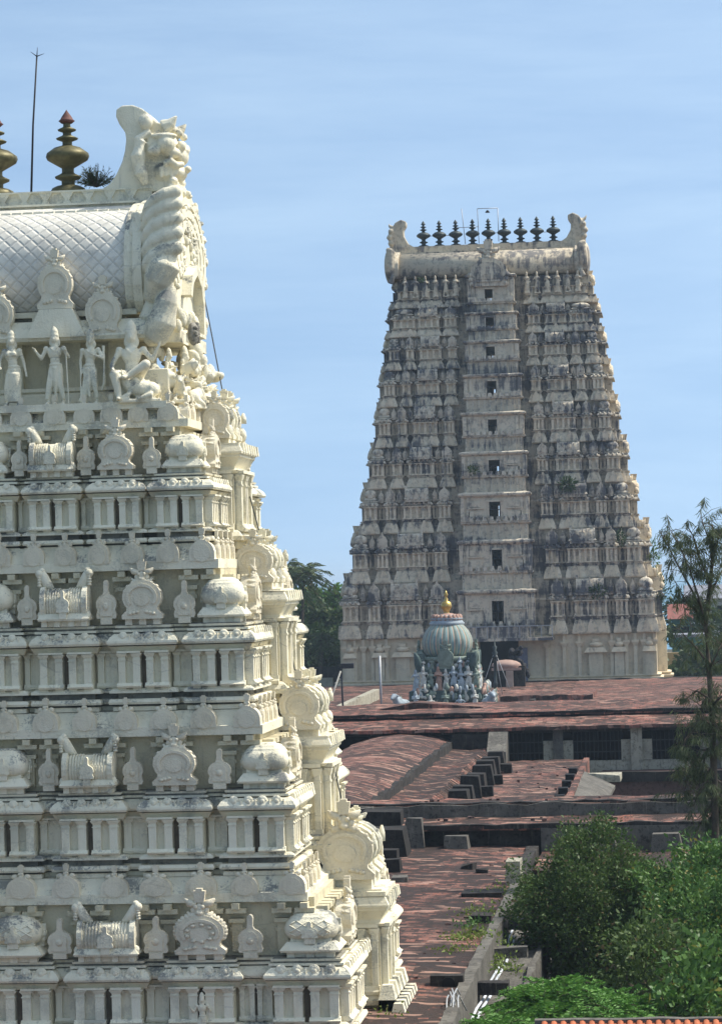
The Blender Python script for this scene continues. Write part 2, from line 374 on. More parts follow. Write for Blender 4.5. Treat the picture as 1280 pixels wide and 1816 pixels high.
def crest(mb, x, y, z, s, horns=True):
    """lion-mask crest: brow, eyes, snout, topknot and side horns"""
    mb.ell((x, y, z + .25 * s), (.20 * s, .16 * s, .26 * s), None, 10, 7)
    mb.ell((x, y - .12 * s, z + .14 * s), (.15 * s, .12 * s, .10 * s), None, 8, 6)
    for k in (-1, 1):
        mb.ell((x + k * .12 * s, y - .12 * s, z + .34 * s), .075 * s, None, 7, 5)
        if horns:
            mb.tube([(x + k * .12 * s, y, z + .40 * s), (x + k * .36 * s, y, z + .46 * s), (x + k * .50 * s, y, z + .60 * s)], [.14 * s, .13 * s, .03 * s], 7)
            mb.tube([(x + k * .10 * s, y, z + .10 * s), (x + k * .34 * s, y - .03 * s, z + .03 * s), (x + k * .42 * s, y, z + .18 * s)], [.13 * s, .11 * s, .04 * s], 7)
            mb.ell((x + k * .20 * s, y, z + .22 * s), (.12 * s, .12 * s, .14 * s), None, 7, 5)
    mb.tbox(x, y, z + .48 * s, z + .86 * s, .30 * s, .22 * s, .40 * s, .24 * s)
    mb.box(x - .10 * s, x + .10 * s, y - .12 * s, y + .1 * s, z + .84 * s, z + .94 * s)

def m_plaque(w, h, mat, post=.15):
    def f():
        mb = MB(); o = plaque_outline(w, h)
        mb.box(-w * .28, w * .28, -.16, .05, -post, 0.0)
        mb.prism([(x, z) for x, z in o], -.13, .06)
        mb.prism([(x * .62, h * .06 + z * .80) for x, z in plaque_outline(w, h, False)], -.165, -.12)
        mb.ell((0, -.16, h * .30), (w * .16, .05, h * .10), None, 8, 5)
        return mb.mesh('niche_plaque', mat)
    return cached(('plq', round(w, 2), round(h, 2), mat.name), f)

def m_shoe(w, h, mat, t=.34, posts=True, cr=1.0, flames=False):
    def f():
        mb = MB()
        if posts:
            for k in (-.36, 0, .36): mb.box(w * (k - .09), w * (k + .09), -.26, .1, -.16, 0)
            mb.box(-w * .46, w * .46, -.06, .1, -.16, -.002)
        mb.prism(shoe_outline(w, h), -t, .1)
        o1 = arc(0, h * .56, w * .40, h * .34, -35, 215, 18); o2 = arc(0, h * .56, w * .33, h * .27, -35, 215, 18)
        for a in range(18):                                   # raised hoop
            p = [o1[a], o1[a + 1], o2[a + 1], o2[a]]; mb.prism(p, -t - .045, -t + .01)
        mb.prism(arc(0, h * .50, w * .20, h * .17, 0, 360, 11)[:-1], -t - .03, -t + .01)
        for k in (-1, 1):
            for q in range(3): mb.ell((k * w * (.30 - .09 * q), -t - .01, h * (.14 + .02 * q)), (w * .06, .05, h * .045), None, 7, 5)
        for a in range(20, 161, 20):                          # flame knobs on the rim
            mb.ell((math.cos(R(a)) * w * .485, -t * .6, h * .56 + math.sin(R(a)) * h * .43), (w * .055, t * .42, h * .05), None, 6, 5)
        if flames:
            for a in range(-20, 201, 11):
                c_, s_ = math.cos(R(a)), math.sin(R(a))
                mb.tube([(c_ * w * .47, -t * .6, h * .56 + s_ * h * .41), (c_ * w * .53, -t * .6, h * .58 + s_ * h * .47), (c_ * w * .555, -t * .6, h * .61 + s_ * h * .49)], [.075 * w, .055 * w, .02 * w], 6)
            for a in range(0, 360, 40): mb.ell((math.cos(R(a)) * w * .27, -t - .03, h * .54 + math.sin(R(a)) * h * .22), (w * .05, .05, h * .045), None, 7, 5)
        crest(mb, 0, -t * .55, h * .94, .62 * w * cr)
        return mb.mesh('horseshoe_gable', mat)
    return cached(('shoe', round(w, 2), round(h, 2), mat.name, round(t, 2), posts, cr, flames), f)

def m_kuta(w, h, mat, lattice=False):
    """square-domed corner shrine"""
    def f():
        mb = MB(); r = w / 2
        for k in (-.36, 0, .36):
            for q in (-.36, .36): mb.box(w * (k - .07), w * (k + .07), w * (q - .07), w * (q + .07), -.16, .02)
        mb.box(-w * .38, w * .38, -w * .38, w * .38, -.16, 0)
        mb.tbox(0, 0, 0, h * .05, w * 1.06, w * 1.06, w * 1.10, w * 1.10)
        mb.tbox(0, 0, h * .05, h * .24, w * 1.10, w * 1.10, w * .86, w * .86)
        mb.box(-w * .37, w * .37, -w * .37, w * .37, h * .23, h * .33)
        pr = [(.40, .30), (.455, .36), (.495, .45), (.50, .55), (.47, .67), (.41, .78), (.40, .785), (.395, .82), (.35, .86), (.34, .862), (.33, .90), (.26, .935), (.22, .94), (.20, .97), (.0, .98)]
        mb.lathe([(w * a, h * b) for a, b in pr], 0, 0, 28, 4.2)
        if lattice:
            for k in range(5):
                for s_ in (-1, 1):
                    pts = []
                    for q in range(9):
                        t = q / 8; x = -r + w * (k / 4) + s_ * (t - .5) * w * .5; zz = .38 + .38 * t
                        rr = np.interp(zz, [b for a, b in pr], [a for a, b in pr]) * w
                        if abs(x) < rr * .82: pts.append((x, -rr * (1 - .06 * (abs(x) / rr) ** 4), zz * h))
                    if len(pts) > 2: mb.tube(pts, .018, 5)
        for a in range(4):
            q = MB(); o = plaque_outline(w * .30, h * .42); q.prism(o, -w * .52, -w * .40); q.box(-w * .10, w * .10, -w * .50, -w * .3, -h * .14, 0)
            q.prism([(x * .6, z * .8 + .02) for x, z in plaque_outline(w * .3, h * .42, False)], -w * .535, -w * .5)
            mb.join(q, Matrix.Rotation(a * math.pi / 2, 4, 'Z') @ Matrix.Translation((0, 0, h * .34)))
        return mb.mesh('corner_shrine', mat)
    return cached(('kuta', round(w, 2), round(h, 2), mat.name, lattice), f)

def m_sala(w, h, mat, d=.75, beasts=True):
    """barrel-roofed shrine with rearing beasts on both gable ends; h = height to the barrel's top"""
    def f():
        mb = MB()
        for k in (-.40, -.14, .14, .40): mb.box(w * k - .08, w * k + .08, -d * .5, .1, -.16, .01)
        mb.box(-w * .46, w * .46, -d * .38, .1, -.16, 0)
        mb.tbox(0, -d * .12, 0, h * .06, w * 1.0, d, w * 1.04, d * 1.06)
        mb.tbox(0, -d * .12, h * .06, h * .22, w * 1.04, d * 1.06, w * .92, d * .8)
        def prof(s_=1.0):
            return [(-d * .12 + d * .5 * s_ * a, h * (.22 + .78 * b * s_)) for a, b in
                    [(-.80, 0), (-.95, .18), (-1.0, .38), (-.94, .58), (-.75, .78), (-.45, .94), (0, 1.0), (.45, .94), (.75, .78), (.94, .58), (1, .38), (.95, .18), (.8, 0)]]
        mb.prism(prof(.93), -w * .42, w * .42, 'x', True)
        for k in range(-7, 8):
            if abs(k) > 1: mb.prism(prof(.975), w * .052 * k - .018, w * .052 * k + .018, 'x')
        for k in (-1, 1):
            mb.prism(prof(1.06), k * w * .42 - .07, k * w * .42 + .07, 'x')
            if beasts:
                mb.tube([(k * w * .24, -d * .12, h * .96), (k * w * .36, -d * .12, h * 1.08), (k * w * .43, -d * .12, h * 1.30), (k * w * .47, -d * .14, h * 1.46)], [.05, .15, .14, .10], 8)
                mb.ell((k * w * .50, -d * .2, h * 1.40), (.12, .12, .12), None, 8, 6)
                mb.ell((k * w * .46, -d * .12, h * 1.50), (.09, .12, .08), None, 8, 6)
                for q in range(4): mb.ell((k * w * .50, -d * .22, h * (1.06 + .08 * q)), (.07, .10, .05), None, 6, 5)
            mb.ell((k * w * .47, -d * .4, h * .16), (.10, .10, h * .14), None, 7, 5)
        mb.prism([(x, z + h * .25) for x, z in plaque_outline(w * .26, h * .66)], -d * .72, -d * .5)
        mb.box(-w * .07, w * .07, -d * .68, -d * .4, h * .06, h * .26)
        return mb.mesh('barrel_shrine', mat)
    return cached(('sala', round(w, 2), round(h, 2), mat.name, d, beasts), f)

def m_panel(w, h, mat, t=.20, feet=True):
    """pair of pilasters sharing abacus and flared base"""
    def f():
        mb = MB(); pw = min(.30 * w, .24); pc = w / 2 - pw * .62
        mb.box(-w * .46, w * .46, -t * .30, .05, h * .03, h * .97)
        b = [(-t * .2, h * .03), (-t * 1.35, h * .03), (-t * 1.5, h * .075), (-t * 1.2, h * .10), (-t * 1.02, h * .155), (-t * .2, h * .155)]
        q = MB(); q.prism([(y, z) for y, z in b], -w * .52, w * .52, 'x'); mb.join(q)
        for k in (-pc, pc):
            mb.box(k - pw / 2, k + pw / 2, -t, -t * .28, h * .15, h * .83)
            mb.tbox(k, -t * .62, h * .74, h * .765, pw * 1.2, t * 1.0, pw * 1.2, t * 1.0)
            mb.tbox(k, -t * .62, h * .83, h * .90, pw * 1.02, t * .9, pw * 1.5, t * 1.25)
            mb.box(k - pw * .76, k + pw * .76, -t * 1.26, -t * .2, h * .90, h * .925)
            if feet: mb.box(k - pw * .55, k + pw * .55, -t * .9, .05, -h * .09, h * .03)
        mb.box(-w * .50, w * .50, -t * 1.42, -t * .1, h * .935, h * .985)
        gap = w - 2 * pw - pw * .6
        if gap > .1:                                          # arched head of the field between the pilasters
            o = [(-gap * .62, h * .82), (-gap * .62, h * .90), (gap * .62, h * .90), (gap * .62, h * .82)] + arc(0, h * .76, gap * .5, h * .11, 20, 160, 6)
            mb.prism(o, -t * .62, -t * .25)
        return mb.mesh('pilaster_panel', mat)
    return cached(('pan', round(w, 2), round(h, 2), mat.name, t, feet), f)

def m_kudu(w, h, mat, t=.16):
    def f():
        mb = MB(); r = w / 2
        o = [(-r, 0), (r, 0), (r * .98, h * .3)] + arc(0, h * .28, r * .96, h * .36, 10, 66, 4) + [(r * .3, h * .66)] + [(-r * .3, h * .66)] + arc(0, h * .28, r * .96, h * .36, 114, 170, 4) + [(-r * .98, h * .3)]
        mb.prism(o, -t, .12)
        mb.prism([(x * .7, z * .8 + h * .05) for x, z in arc(0, h * .26, r, h * .36, 0, 360, 12)[:-1]], -t - .025, -t + .01)
        crest(mb, 0, -t * .55, h * .58, h * .50, False)
        for k in (-1, 1): mb.ell((k * r * .42, -t * .5, h * .66), (r * .26, .07, h * .09), None, 7, 5)
        return mb.mesh('cornice_plaque', mat)
    return cached(('kudu', round(w, 2), round(h, 2), mat.name, t), f)

def figure(h=2.0, arms='staff', hip=.04, crown=True, female=False, stance=.12, voxel=.021, seated=False):
    """standing (or enthroned) temple figure facing -y"""
    def f():
        mb = MB(); s = h / 2.0; P = lambda x, y, z: (x * s, y * s, z * s)
        sh = .23 if not female else .20
        pz = .98 if not seated else .50
        up = pz - .98
        if seated:
            for k in (-1, 1):
                mb.cap(P(k * .10, -.02, pz), P(k * .30, -.42, pz + .02 + (.18 if k > 0 else 0)), .13 * s, .10 * s)
                mb.cap(P(k * .30, -.42, pz + .02 + (.18 if k > 0 else 0)), P(k * .22 if k < 0 else -.05, -.44, .08 if k < 0 else pz - .02), .095 * s, .06 * s)
                mb.ell(P(k * .22 if k < 0 else -.12, -.52, .05 if k < 0 else pz - .04), (.06 * s, .13 * s, .045 * s))
            mb.box(-.34 * s, .34 * s, -.22 * s, .25 * s, 0, (pz - .08) * s)
        else:
            for k in (-1, 1):
                mb.cap(P(k * .085 + hip * .6, 0, .92), P(k * (.10 + stance * .3), -.03, .52), .115 * s, .085 * s)
                mb.cap(P(k * (.10 + stance * .3), -.03, .52), P(k * (.10 + stance), 0, .10), .08 * s, .055 * s)
                mb.ell(P(k * (.11 + stance), -.08, .045), (.055 * s, .13 * s, .045 * s))
                # folds of the lower cloth down each leg
                for q in range(3): mb.tube([P(k * (.05 + .05 * q), -.10, .86), P(k * (.07 + stance * .4 + .05 * q), -.11, .5), P(k * (.09 + stance + .035 * q), -.07, .16)], [.022 * s, .026 * s, .02 * s], 6)
            mb.tube([P(hip, -.06, .98), P(hip, -.10, .62), P(hip * .6, -.07, .20)], [.10 * s, .07 * s, .045 * s], 8)
            if female: mb.lathe([(.19 * s, .90 * s), (.20 * s, .7 * s), (.17 * s, .4 * s), (.19 * s, .12 * s), (.10 * s, .11 * s)], hip * s, 0, 14)
        mb.ell(P(hip, 0, pz), (.185 * s, .13 * s, .13 * s)); mb.ell(P(hip, -.01, pz + .09), (.18 * s, .135 * s, .045 * s))
        mb.ell(P(hip * .3, -.01, pz + .20), (.135 * s, .105 * s, .16 * s))
        mb.ell(P(-hip * .3, -.01, pz + .40), (.19 * s, .125 * s, .19 * s))
        if female:
            for k in (-1, 1): mb.ell(P(k * .085 - hip * .3, -.11, pz + .42), .075 * s)
        for k in (-1, 1): mb.ell(P(k * sh, 0, pz + .51), .078 * s)
        mb.cap(P(-hip * .2, 0, pz + .52), P(-hip * .2, -.01, pz + .66), .07 * s, .062 * s)
        hx = -hip * .2; hz = pz + .77
        mb.ell(P(hx, -.015, hz), (.098 * s, .115 * s, .135 * s), None, 14, 10)
        mb.ell(P(hx, -.12, hz - .02), (.022 * s, .035 * s, .04 * s)); mb.ell(P(hx, -.105, hz - .075), (.04 * s, .02 * s, .014 * s))
        for k in (-1, 1):
            mb.ell(P(hx + k * .042, -.112, hz + .03), (.022 * s, .014 * s, .012 * s)); mb.ell(P(hx + k * .105, .01, hz - .01), (.02 * s, .035 * s, .06 * s))
            mb.ell(P(hx + k * .10, .04, hz - .10), (.05 * s, .06 * s, .10 * s))
        if crown:
            mb.lathe([(.115 * s, (hz + .06) * s), (.125 * s, (hz + .10) * s), (.11 * s, (hz + .12) * s), (.10 * s, (hz + .18) * s), (.105 * s, (hz + .2) * s), (.07 * s, (hz + .27) * s), (.02 * s, (hz + .33) * s)], hx * s, 0, 12)
        else:
            mb.ell(P(hx, .03, hz + .09), (.11 * s, .11 * s, .08 * s)); mb.ell(P(hx, .03, hz + .2), (.05 * s, .05 * s, .07 * s))
        mb.tube([P(-.12, -.10, pz + .56), P(0, -.15, pz + .44), P(.12, -.10, pz + .56)], .018 * s, 6)
        def arm(k, el, wr):
            sp = P(k * sh, 0, pz + .51); mb.cap(sp, P(*el), .062 * s, .05 * s, 8); mb.cap(P(*el), P(*wr), .05 * s, .034 * s, 8)
            d = (Vector(wr) - Vector(el)).normalized(); w_ = Vector(wr) + d * .06
            mb.ell(P(*w_), (.038 * s, .03 * s, .05 * s), None, 8, 6)
            for q in range(4):
                b_ = w_ + d * .03 + Vector((.018 * (q - 1.5), 0, 0)); mb.cap(P(*b_), P(*(b_ + d * (.055 + .012 * (q in (1, 2))) + Vector((0, -.015, 0)))), .011 * s, .009 * s, 5)
            b_ = w_ - d * .01; mb.cap(P(*b_), P(*(b_ + d * .035 + Vector((-k * .045, -.02, 0)))), .012 * s, .009 * s, 5)
        A = arms
        if A == 'staff':       # right hand raised, left hand on a tall staff
            arm(-1, (-.36, -.02, pz + .25), (-.47, -.14, pz + .43)); arm(1, (.36, .0, pz + .28), (.34, -.16, pz + .38))
            mb.tube([P(.33, -.19, pz + .52), P(.36, -.16, .5), P(.37, -.14, 0)], .024 * s, 6)
        elif A == 'mace':      # right arm hanging on a mace, left hand at the shoulder
            arm(-1, (-.30, .02, pz + .22), (-.27, -.06, pz - .04)); arm(1, (.38, -.04, pz + .27), (.18, -.17, pz + .36))
            mb.tube([P(-.26, -.10, pz - .06), P(-.27, -.12, .14)], .022 * s, 6); mb.ell(P(-.27, -.12, .11), .065 * s)
            mb.tube([P(.38, 0, pz + .62), P(.40, -.02, pz + .3), P(.38, 0, .55), P(.30, 0, .36)], [.05 * s, .03 * s, .05 * s, .03 * s], 7)
        elif A == 'down':
            arm(-1, (-.34, .0, pz + .25), (-.30, -.16, pz + .10)); arm(1, (.30, .02, pz + .22), (.36, -.03, pz - .05))
        elif A == 'knee':      # hands resting on knees
            arm(-1, (-.38, -.06, pz + .22), (-.33, -.33, pz + .08)); arm(1, (.40, -.04, pz + .30), (.52, -.10, pz + .55))
        elif A == 'pray':
            arm(-1, (-.28, -.08, pz + .22), (-.03, -.24, pz + .34)); arm(1, (.28, -.08, pz + .22), (.03, -.24, pz + .34))
        mb.box(-.30 * s, .30 * s, -.20 * s, .2 * s, -.07 * s, .02 * s)
        return mb.mesh('statue', WHITE, remesh=voxel * s, smooth_it=1)
    return cached(('fig', h, arms, hip, crown, female, stance, voxel, seated), f)

def bull(L=1.2, voxel=.035):
    def f():
        mb = MB(); s = L / 1.2
        mb.ell((0, 0, .42 * s), (.50 * s, .26 * s, .27 * s)); mb.ell((-.20 * s, 0, .66 * s), (.17 * s, .15 * s, .15 * s)); mb.ell((.34 * s, 0, .38 * s), (.28 * s, .27 * s, .26 * s))
        mb.cap((-.36 * s, 0, .52 * s), (-.60 * s, 0, .80 * s), .20 * s, .13 * s); mb.cap((-.60 * s, 0, .84 * s), (-.82 * s, 0, .72 * s), .12 * s, .085 * s)
        for k in (-1, 1):
            mb.tube([(-.58 * s, k * .08 * s, .93 * s), (-.60 * s, k * .17 * s, 1.02 * s), (-.62 * s, k * .14 * s, 1.14 * s)], [.04 * s, .035 * s, .012 * s], 6)
            mb.ell((-.52 * s, k * .18 * s, .86 * s), (.05 * s, .09 * s, .045 * s)); mb.ell((-.70 * s, k * .10 * s, .84 * s), .03 * s)
            mb.cap((-.40 * s, k * .18 * s, .22 * s), (-.66 * s, k * .20 * s, .10 * s), .09 * s, .06 * s); mb.cap((.30 * s, k * .26 * s, .20 * s), (-.05 * s, k * .32 * s, .09 * s), .11 * s, .06 * s)
        mb.tube([(.58 * s, 0, .50 * s), (.66 * s, .05, .3 * s), (.55 * s, .2 * s, .12 * s)], .035 * s, 6)
        for q in range(8): mb.ell((-.48 * s + .03 * s * math.cos(q), .17 * s * math.sin(q * .8), (.60 - .02 * q) * s), .035 * s)
        mb.box(-.72 * s, .66 * s, -.30 * s, .30 * s, -.05 * s, .08 * s)
        return mb.mesh('bull_statue', WHITE, remesh=voxel * s, smooth_it=2)
    return cached(('bull', L, voxel), f)

def recoloured(me, mat, name=None):
    m2 = me.copy(); m2.materials.clear(); m2.materials.append(mat)
    if name: m2.name = name
    return m2
# ------------------------------------------------------------------ the white gate tower close by
XC, YC = -21.9, 82.0
near = thing('gate_tower', 'white lime-painted gate tower close by with horned beast head on its barrel roof', 'tower', (XC, YC, 0))
ZA = [at_y(330, y, 75.4 + .7 * k).z for k, y in enumerate((1895, 1596, 1302, 1009, 757))]
YF = [75.0, 75.9, 76.6, 77.3]
PX = [at_y(604, 1770, 75.0).x, at_y(507, 1480, 75.9).x, at_y(436, 1200, 76.6).x, at_y(363, 915, 77.3).x]
# pixel columns of the shrines in each storey: corner, plaque, gable, plaque, barrel, plaque, inner dome; and the row of the eye
SH = [(550, 445, 358, 278, 193, 108, 35), (467, 390, 312, 237, 160, 88, 15), (393, 328, 255, 190, 118, 50, -8), (325, 270, 208, 154, 95, 36, -14)]
ROW = (1660, 1350, 1065, 800)
SC = (1.14, 1.0, .93, .84)
BAY0, BAY1 = 80.5, 82.9
def mirror(iv): return [(2 * XC - b, 2 * XC - a, d) for a, b, d in iv]

def a_cornice(mb, pl, z, H):
    sweep(mb, pl, [(-.3, z - .02), (.49, z), (.50, z + .055 * H), (.40, z + .058 * H), (.31, z + .078 * H), (.20, z + .105 * H), (.13, z + .14 * H), (.12, z + .15 * H), (-.3, z + .152 * H)])

for i in range(4):
    z0, z1 = ZA[i], ZA[i + 1]; H = z1 - z0; fz = lambda f: z0 + f * H
    x1 = PX[i]; x0 = 2 * XC - x1; y0 = YF[i]; y1 = 2 * YC - y0; s = SC[i]
    sx = [at_y(p, ROW[i], y0 + .1).x for p in SH[i]]
    ka = x1 - 1.56 * s
    bays = [(sx[6] - .76 * s, sx[6] + .76 * s), (sx[4] - .80 * s, sx[4] + .80 * s), (sx[2] - .77 * s, sx[2] + .77 * s), (ka, x1)]
    gaps = [(bays[k][1], bays[k + 1][0], .34) for k in range(3)]
    cb = min(4.3 - .5 * i, bays[0][0] - XC - .5)
    gaps.append((XC + cb, bays[0][0], .34))
    fr = gaps + mirror(gaps) + [(XC - cb, XC + cb, -.7)]
    ry = [(y0 + 1.30 * s, y0 + 1.85 * s, .3), (y0 + 3.25 * s, BAY0 - .02, .3)]
    if ry[1][1] - ry[1][0] < .25: ry = ry[:1]
    rt = ry + [(2 * YC - b, 2 * YC - a, d) for a, b, d in ry]
    pl = plan(x0, x1, y0, y1, fr, rt)
    # storey wall = the part; everything on it is a sub-part
    eb = (y0 + 1.85 * s, min(y0 + 3.25 * s, BAY0 - .1))
    blocks_ = [(a, b, y0, y0 + 1.2, min(.30, (gaps[k - 1][1] - gaps[k - 1][0]) / 2 if k else 9, (gaps[k][1] - gaps[k][0]) / 2 if k < 3 else 9)) for k, (a, b) in enumerate(bays[:3])]
    blocks_ += [(ka, x1, y0, y0 + 1.30 * s, .28), (x1 - 1.2, x1, eb[0], eb[1], .26), (XC - cb, XC + cb, y0 - .7, y0 + 1.2, .3), (ka, x1, 2 * YC - y0 - 1.3 * s, 2 * YC - y0, .28), (x1 - 1.2, x1, 2 * YC - eb[1], 2 * YC - eb[0], .26)]
    back = plan(x0 + .30, x1 - .30, y0 + .34, y1 - .34)
    def mould_ring(mb, prof, recess=.72):
        """the moulding round every bay, and a shallower run of it across the recesses"""
        sweep(mb, back, [(o * recess, z + .004) for o, z in prof])
        for a, b, c, d, lim in blocks_:
            mo = max(o for o, z in prof); e = max(0, mo - lim + .03)
            sweep(mb, plan(a + e, b - (0 if b == x1 else e), c, d), prof)
    mb = MB(); sweep(mb, pl, [(0, fz(.12)), (0, fz(.545))])
    mould_ring(mb, [(-.1, fz(.50)), (.13, fz(.503)), (.22, fz(.542)), (-.1, fz(.545))])
    sweep(mb, plan(x0 + .72, x1 - .72, y0 + .62, y1 - .62), [(0, fz(.52)), (0, fz(1.02))])
    for q in range(46):                                       # stepped corbels that carry the cornice above
        xx = x1 - .95 - q * .62
        if xx < XC - 5: break
        if q % 3 == 2: continue
        yy = y0 + .62
        mb.box(xx - .15, xx + .15, yy - .14, yy + .05, fz(.70), fz(.90)); mb.box(xx - .22, xx + .22, yy - .22, yy + .05, fz(.875), fz(.90))
        mb.box(xx - .27, xx + .27, yy - .34, yy + .05, fz(.935), fz(.962)); mb.box(xx - .10, xx + .10, yy - .46, yy + .05, fz(.962), fz(.995))
        mb.box(xx - .20, xx + .20, yy - .12, yy + .05, fz(.82), fz(.845))
    for q in range(7):
        yy = y0 + 1.0 + q * .7
        if yy > BAY0 - .3: break
        xx = x1 - .72
        mb.box(xx - .05, xx + .14, yy - .15, yy + .15, fz(.70), fz(.90)); mb.box(xx - .05, xx + .34, yy - .25, yy + .25, fz(.93), fz(.96))
    st = mb.build('storey', CREAM, near)
    # plinth slabs
    mb = MB(); mould_ring(mb, [(-.3, fz(.150)), (.16, fz(.152)), (.16, fz(.178)), (-.3, fz(.180))], .5); mould_ring(mb, [(-.3, fz(.190)), (.26, fz(.192)), (.28, fz(.205)), (.24, fz(.224)), (-.3, fz(.226))])
    mould_ring(mb, [(-.3, fz(.258)), (.24, fz(.260)), (.24, fz(.272)), (.14, fz(.288)), (-.3, fz(.290))])
    mb.build('plinth', WHITE, st)
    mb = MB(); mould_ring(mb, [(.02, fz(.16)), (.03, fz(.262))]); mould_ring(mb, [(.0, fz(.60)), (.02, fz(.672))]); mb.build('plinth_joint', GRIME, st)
    # middle cornice with its round bosses
    mb = MB(); mould_ring(mb, [(-.2, fz(.548)), (.30, fz(.549)), (.33, fz(.562)), (.32, fz(.575)), (.25, fz(.598)), (.14, fz(.618)), (-.3, fz(.620))])
    mould_ring(mb, [(-.3, fz(.626)), (.12, fz(.627)), (.12, fz(.641)), (-.3, fz(.642))]); mould_ring(mb, [(-.3, fz(.652)), (.06, fz(.653)), (.08, fz(.666)), (-.3, fz(.667))])
    for a, b in bays:
        n = 4 if b - a > 1.5 * s else 3
        for k in range(n):
            xx = a + (b - a) * (k + .5) / n; mb.ell((xx, y0 - .22, fz(.600)), (.15 * s, .05, .155 * s), None, 10, 6); mb.ell((xx, y0 - .26, fz(.598)), (.075 * s, .04, .075 * s), None, 8, 5)
            mb.tbox(xx + .5 * (b - a) / n, y0 - .26, fz(.552), fz(.612), .03, .12, .03, .06)
    for k in range(14):
        yy = y0 + .35 + k * .42 * s
        if yy > BAY0 - .2: break
        mb.tbox(x1 + .12, yy, fz(.560), fz(.635), .34, .26 * s, .22, .20 * s); mb.ell((x1 + .18, yy, fz(.61)), (.09, .13 * s, .13 * s), None, 8, 6)
    mb.build('middle_cornice', WHITE, st)
    # pilaster panels
    zp, hp = fz(.285), .232 * H
    for a, b in bays:
        w = (b - a - .14 * s) / 2
        for k in (0, 1): put(m_panel(w, hp, CLEAN, .22), 'pilaster_panel', st, (a + w / 2 + k * (w + .14 * s), y0, zp))
        MB().box((a + b) / 2 - .065 * s, (a + b) / 2 + .065 * s, y0 - .05, y0 + .02, zp - .02, zp + hp * .985).build('painted_groove', BROWN, st)
    for a, b, d in gaps:
        w = b - a - .10
        if w > .75: 
            for k in (0, 1): put(m_panel(w / 2 - .05, hp, CLEAN, .14), 'pilaster_panel', st, (a + .05 + w / 4 + k * w / 2, y0 + d, zp))
        elif w > .25: put(m_panel(w, hp, CLEAN, .14), 'pilaster_panel', st, ((a + b) / 2, y0 + d, zp))
    ev = [(y0, y0 + 1.30 * s), (y0 + 1.85 * s, min(y0 + 3.25 * s, BAY0 - .1))]
    for a, b in ev:
        w = (b - a - .1) / 2
        for k in (0, 1): put(m_panel(w, hp, WHITE, .22), 'pilaster_panel', st, (x1, a + w / 2 + k * (w + .1), zp), R(90))
    if len(ry) > 1: put(m_panel(ry[1][1] - ry[1][0] - .06, hp, WHITE, .14), 'pilaster_panel', st, (x1 - .3, sum(ry[1][:2]) / 2, zp), R(90))
    put(m_panel(.9, hp, WHITE, .22), 'pilaster_panel', st, (x1, 2 * YC - (y0 + .6), zp), R(90)); put(m_panel(.9, hp, WHITE, .22), 'pilaster_panel', st, (x1, 2 * YC - (y0 + 2.4), zp), R(90))
    for a, b, d in gaps: MB().box((a + b) / 2 - .05, (a + b) / 2 + .05, y0 + d - .04, y0 + d + .02, zp, zp + hp * .98).build('painted_groove', BROWN, st)
    # shrine row
    zs = fz(.705)
    kw = 1.30 * s
    put(m_kuta(kw, .245 * H, WHITE, i == 0), 'corner_shrine', st, (sx[0], y0 + .62 * s, zs)); put(m_kuta(1.30 * s, .245 * H, WHITE, i == 0), 'corner_shrine', st, (sx[6] - .1, y0 + .45, zs))
    put(m_kuta(kw, .245 * H, WHITE, i == 0), 'corner_shrine', st, (sx[0], 2 * YC - y0 - .62 * s, zs))
    for k in (1, 3, 5): put(m_plaque(.58 * s + .04 * (k == 1), .228 * H, PLAQ), 'niche_plaque', st, (sx[k], y0 + .10, zs + .01 * k), R(random.uniform(-2, 2)), (random.uniform(.93, 1.08), 1, random.uniform(.94, 1.06)))
    put(m_shoe(1.16 * s, .235 * H, PLAQ, .34, True, 1.0, i == 0), 'horseshoe_gable', st, (sx[2], y0 + .12, zs), R(random.uniform(-1.5, 1.5)))
    put(m_sala(1.50 * s, .205 * H, WHITE), 'barrel_shrine', st, (sx[4], y0 + .10, zs))
    # on the end face: horseshoe gable facing out and a plaque beyond
    put(m_shoe(1.05 * s, .235 * H, PLAQ), 'horseshoe_gable', st, (x1 - .25, y0 + 2.35 * s, zs + .05), R(90))
    put(m_plaque(.5 * s, .21 * H, PLAQ), 'niche_plaque', st, (x1 - .2, y0 + 3.6 * s, zs), R(90)); put(m_shoe(1.05 * s, .235 * H, PLAQ), 'horseshoe_gable', st, (x1 - .25, 2 * YC - y0 - 2.2 * s, zs + .05), R(90))
    # projecting bay of the end face with its own cornice and barrel roof
    kp = ((1606, 1578, 1560), (1321, 1308, 1293), (1062, 1042, 1030), (797, 785, 772))[i]
    zk, zt, zb = [at_y(560, p, BAY0).z for p in kp]
    bx = x1 + (.50, .46, .40, .34)[i]
    mb = MB(); mb.box(x1 - 1.0, bx, BAY0, BAY1, fz(.14), zk - .12)
    mb.build('end_bay', CREAM, st)
    mb = MB(); bp = plan(x1 - 1.2, bx, BAY0, BAY1)
    sweep(mb, bp, [(0, zk - .62), (.10, zk - .60), (.16, zk - .52), (.05, zk - .50), (.05, zk - .42), (.22, zk - .16), (.25, zk - .14), (.25, zk - .06), (.30, zk - .05), (.31, zk + .01), (.27, zk + .10), (.20, zk + .24), (.12, zk + .25), (.22, zk + .26), (.22, zt - .06), (.10, zt - .05), (.10, zt), (-.2, zt)])
    for k in range(7): mb.tbox(bx + .24, BAY0 + .1 + k * .46, zk - .02, zk + .26, .20, .24, .12, .2)
    mb.build('bay_cornice', WHITE, st); mb = MB()
    sweep(mb, bp, [(-.2, fz(.20)), (.20, fz(.201)), (.24, fz(.23)), (.14, fz(.26)), (.05, fz(.275)), (-.2, fz(.276))])
    mb.build('bay_plinth', WHITE, st)
    zpb, hpb = fz(.25), zk - .50 - fz(.25)
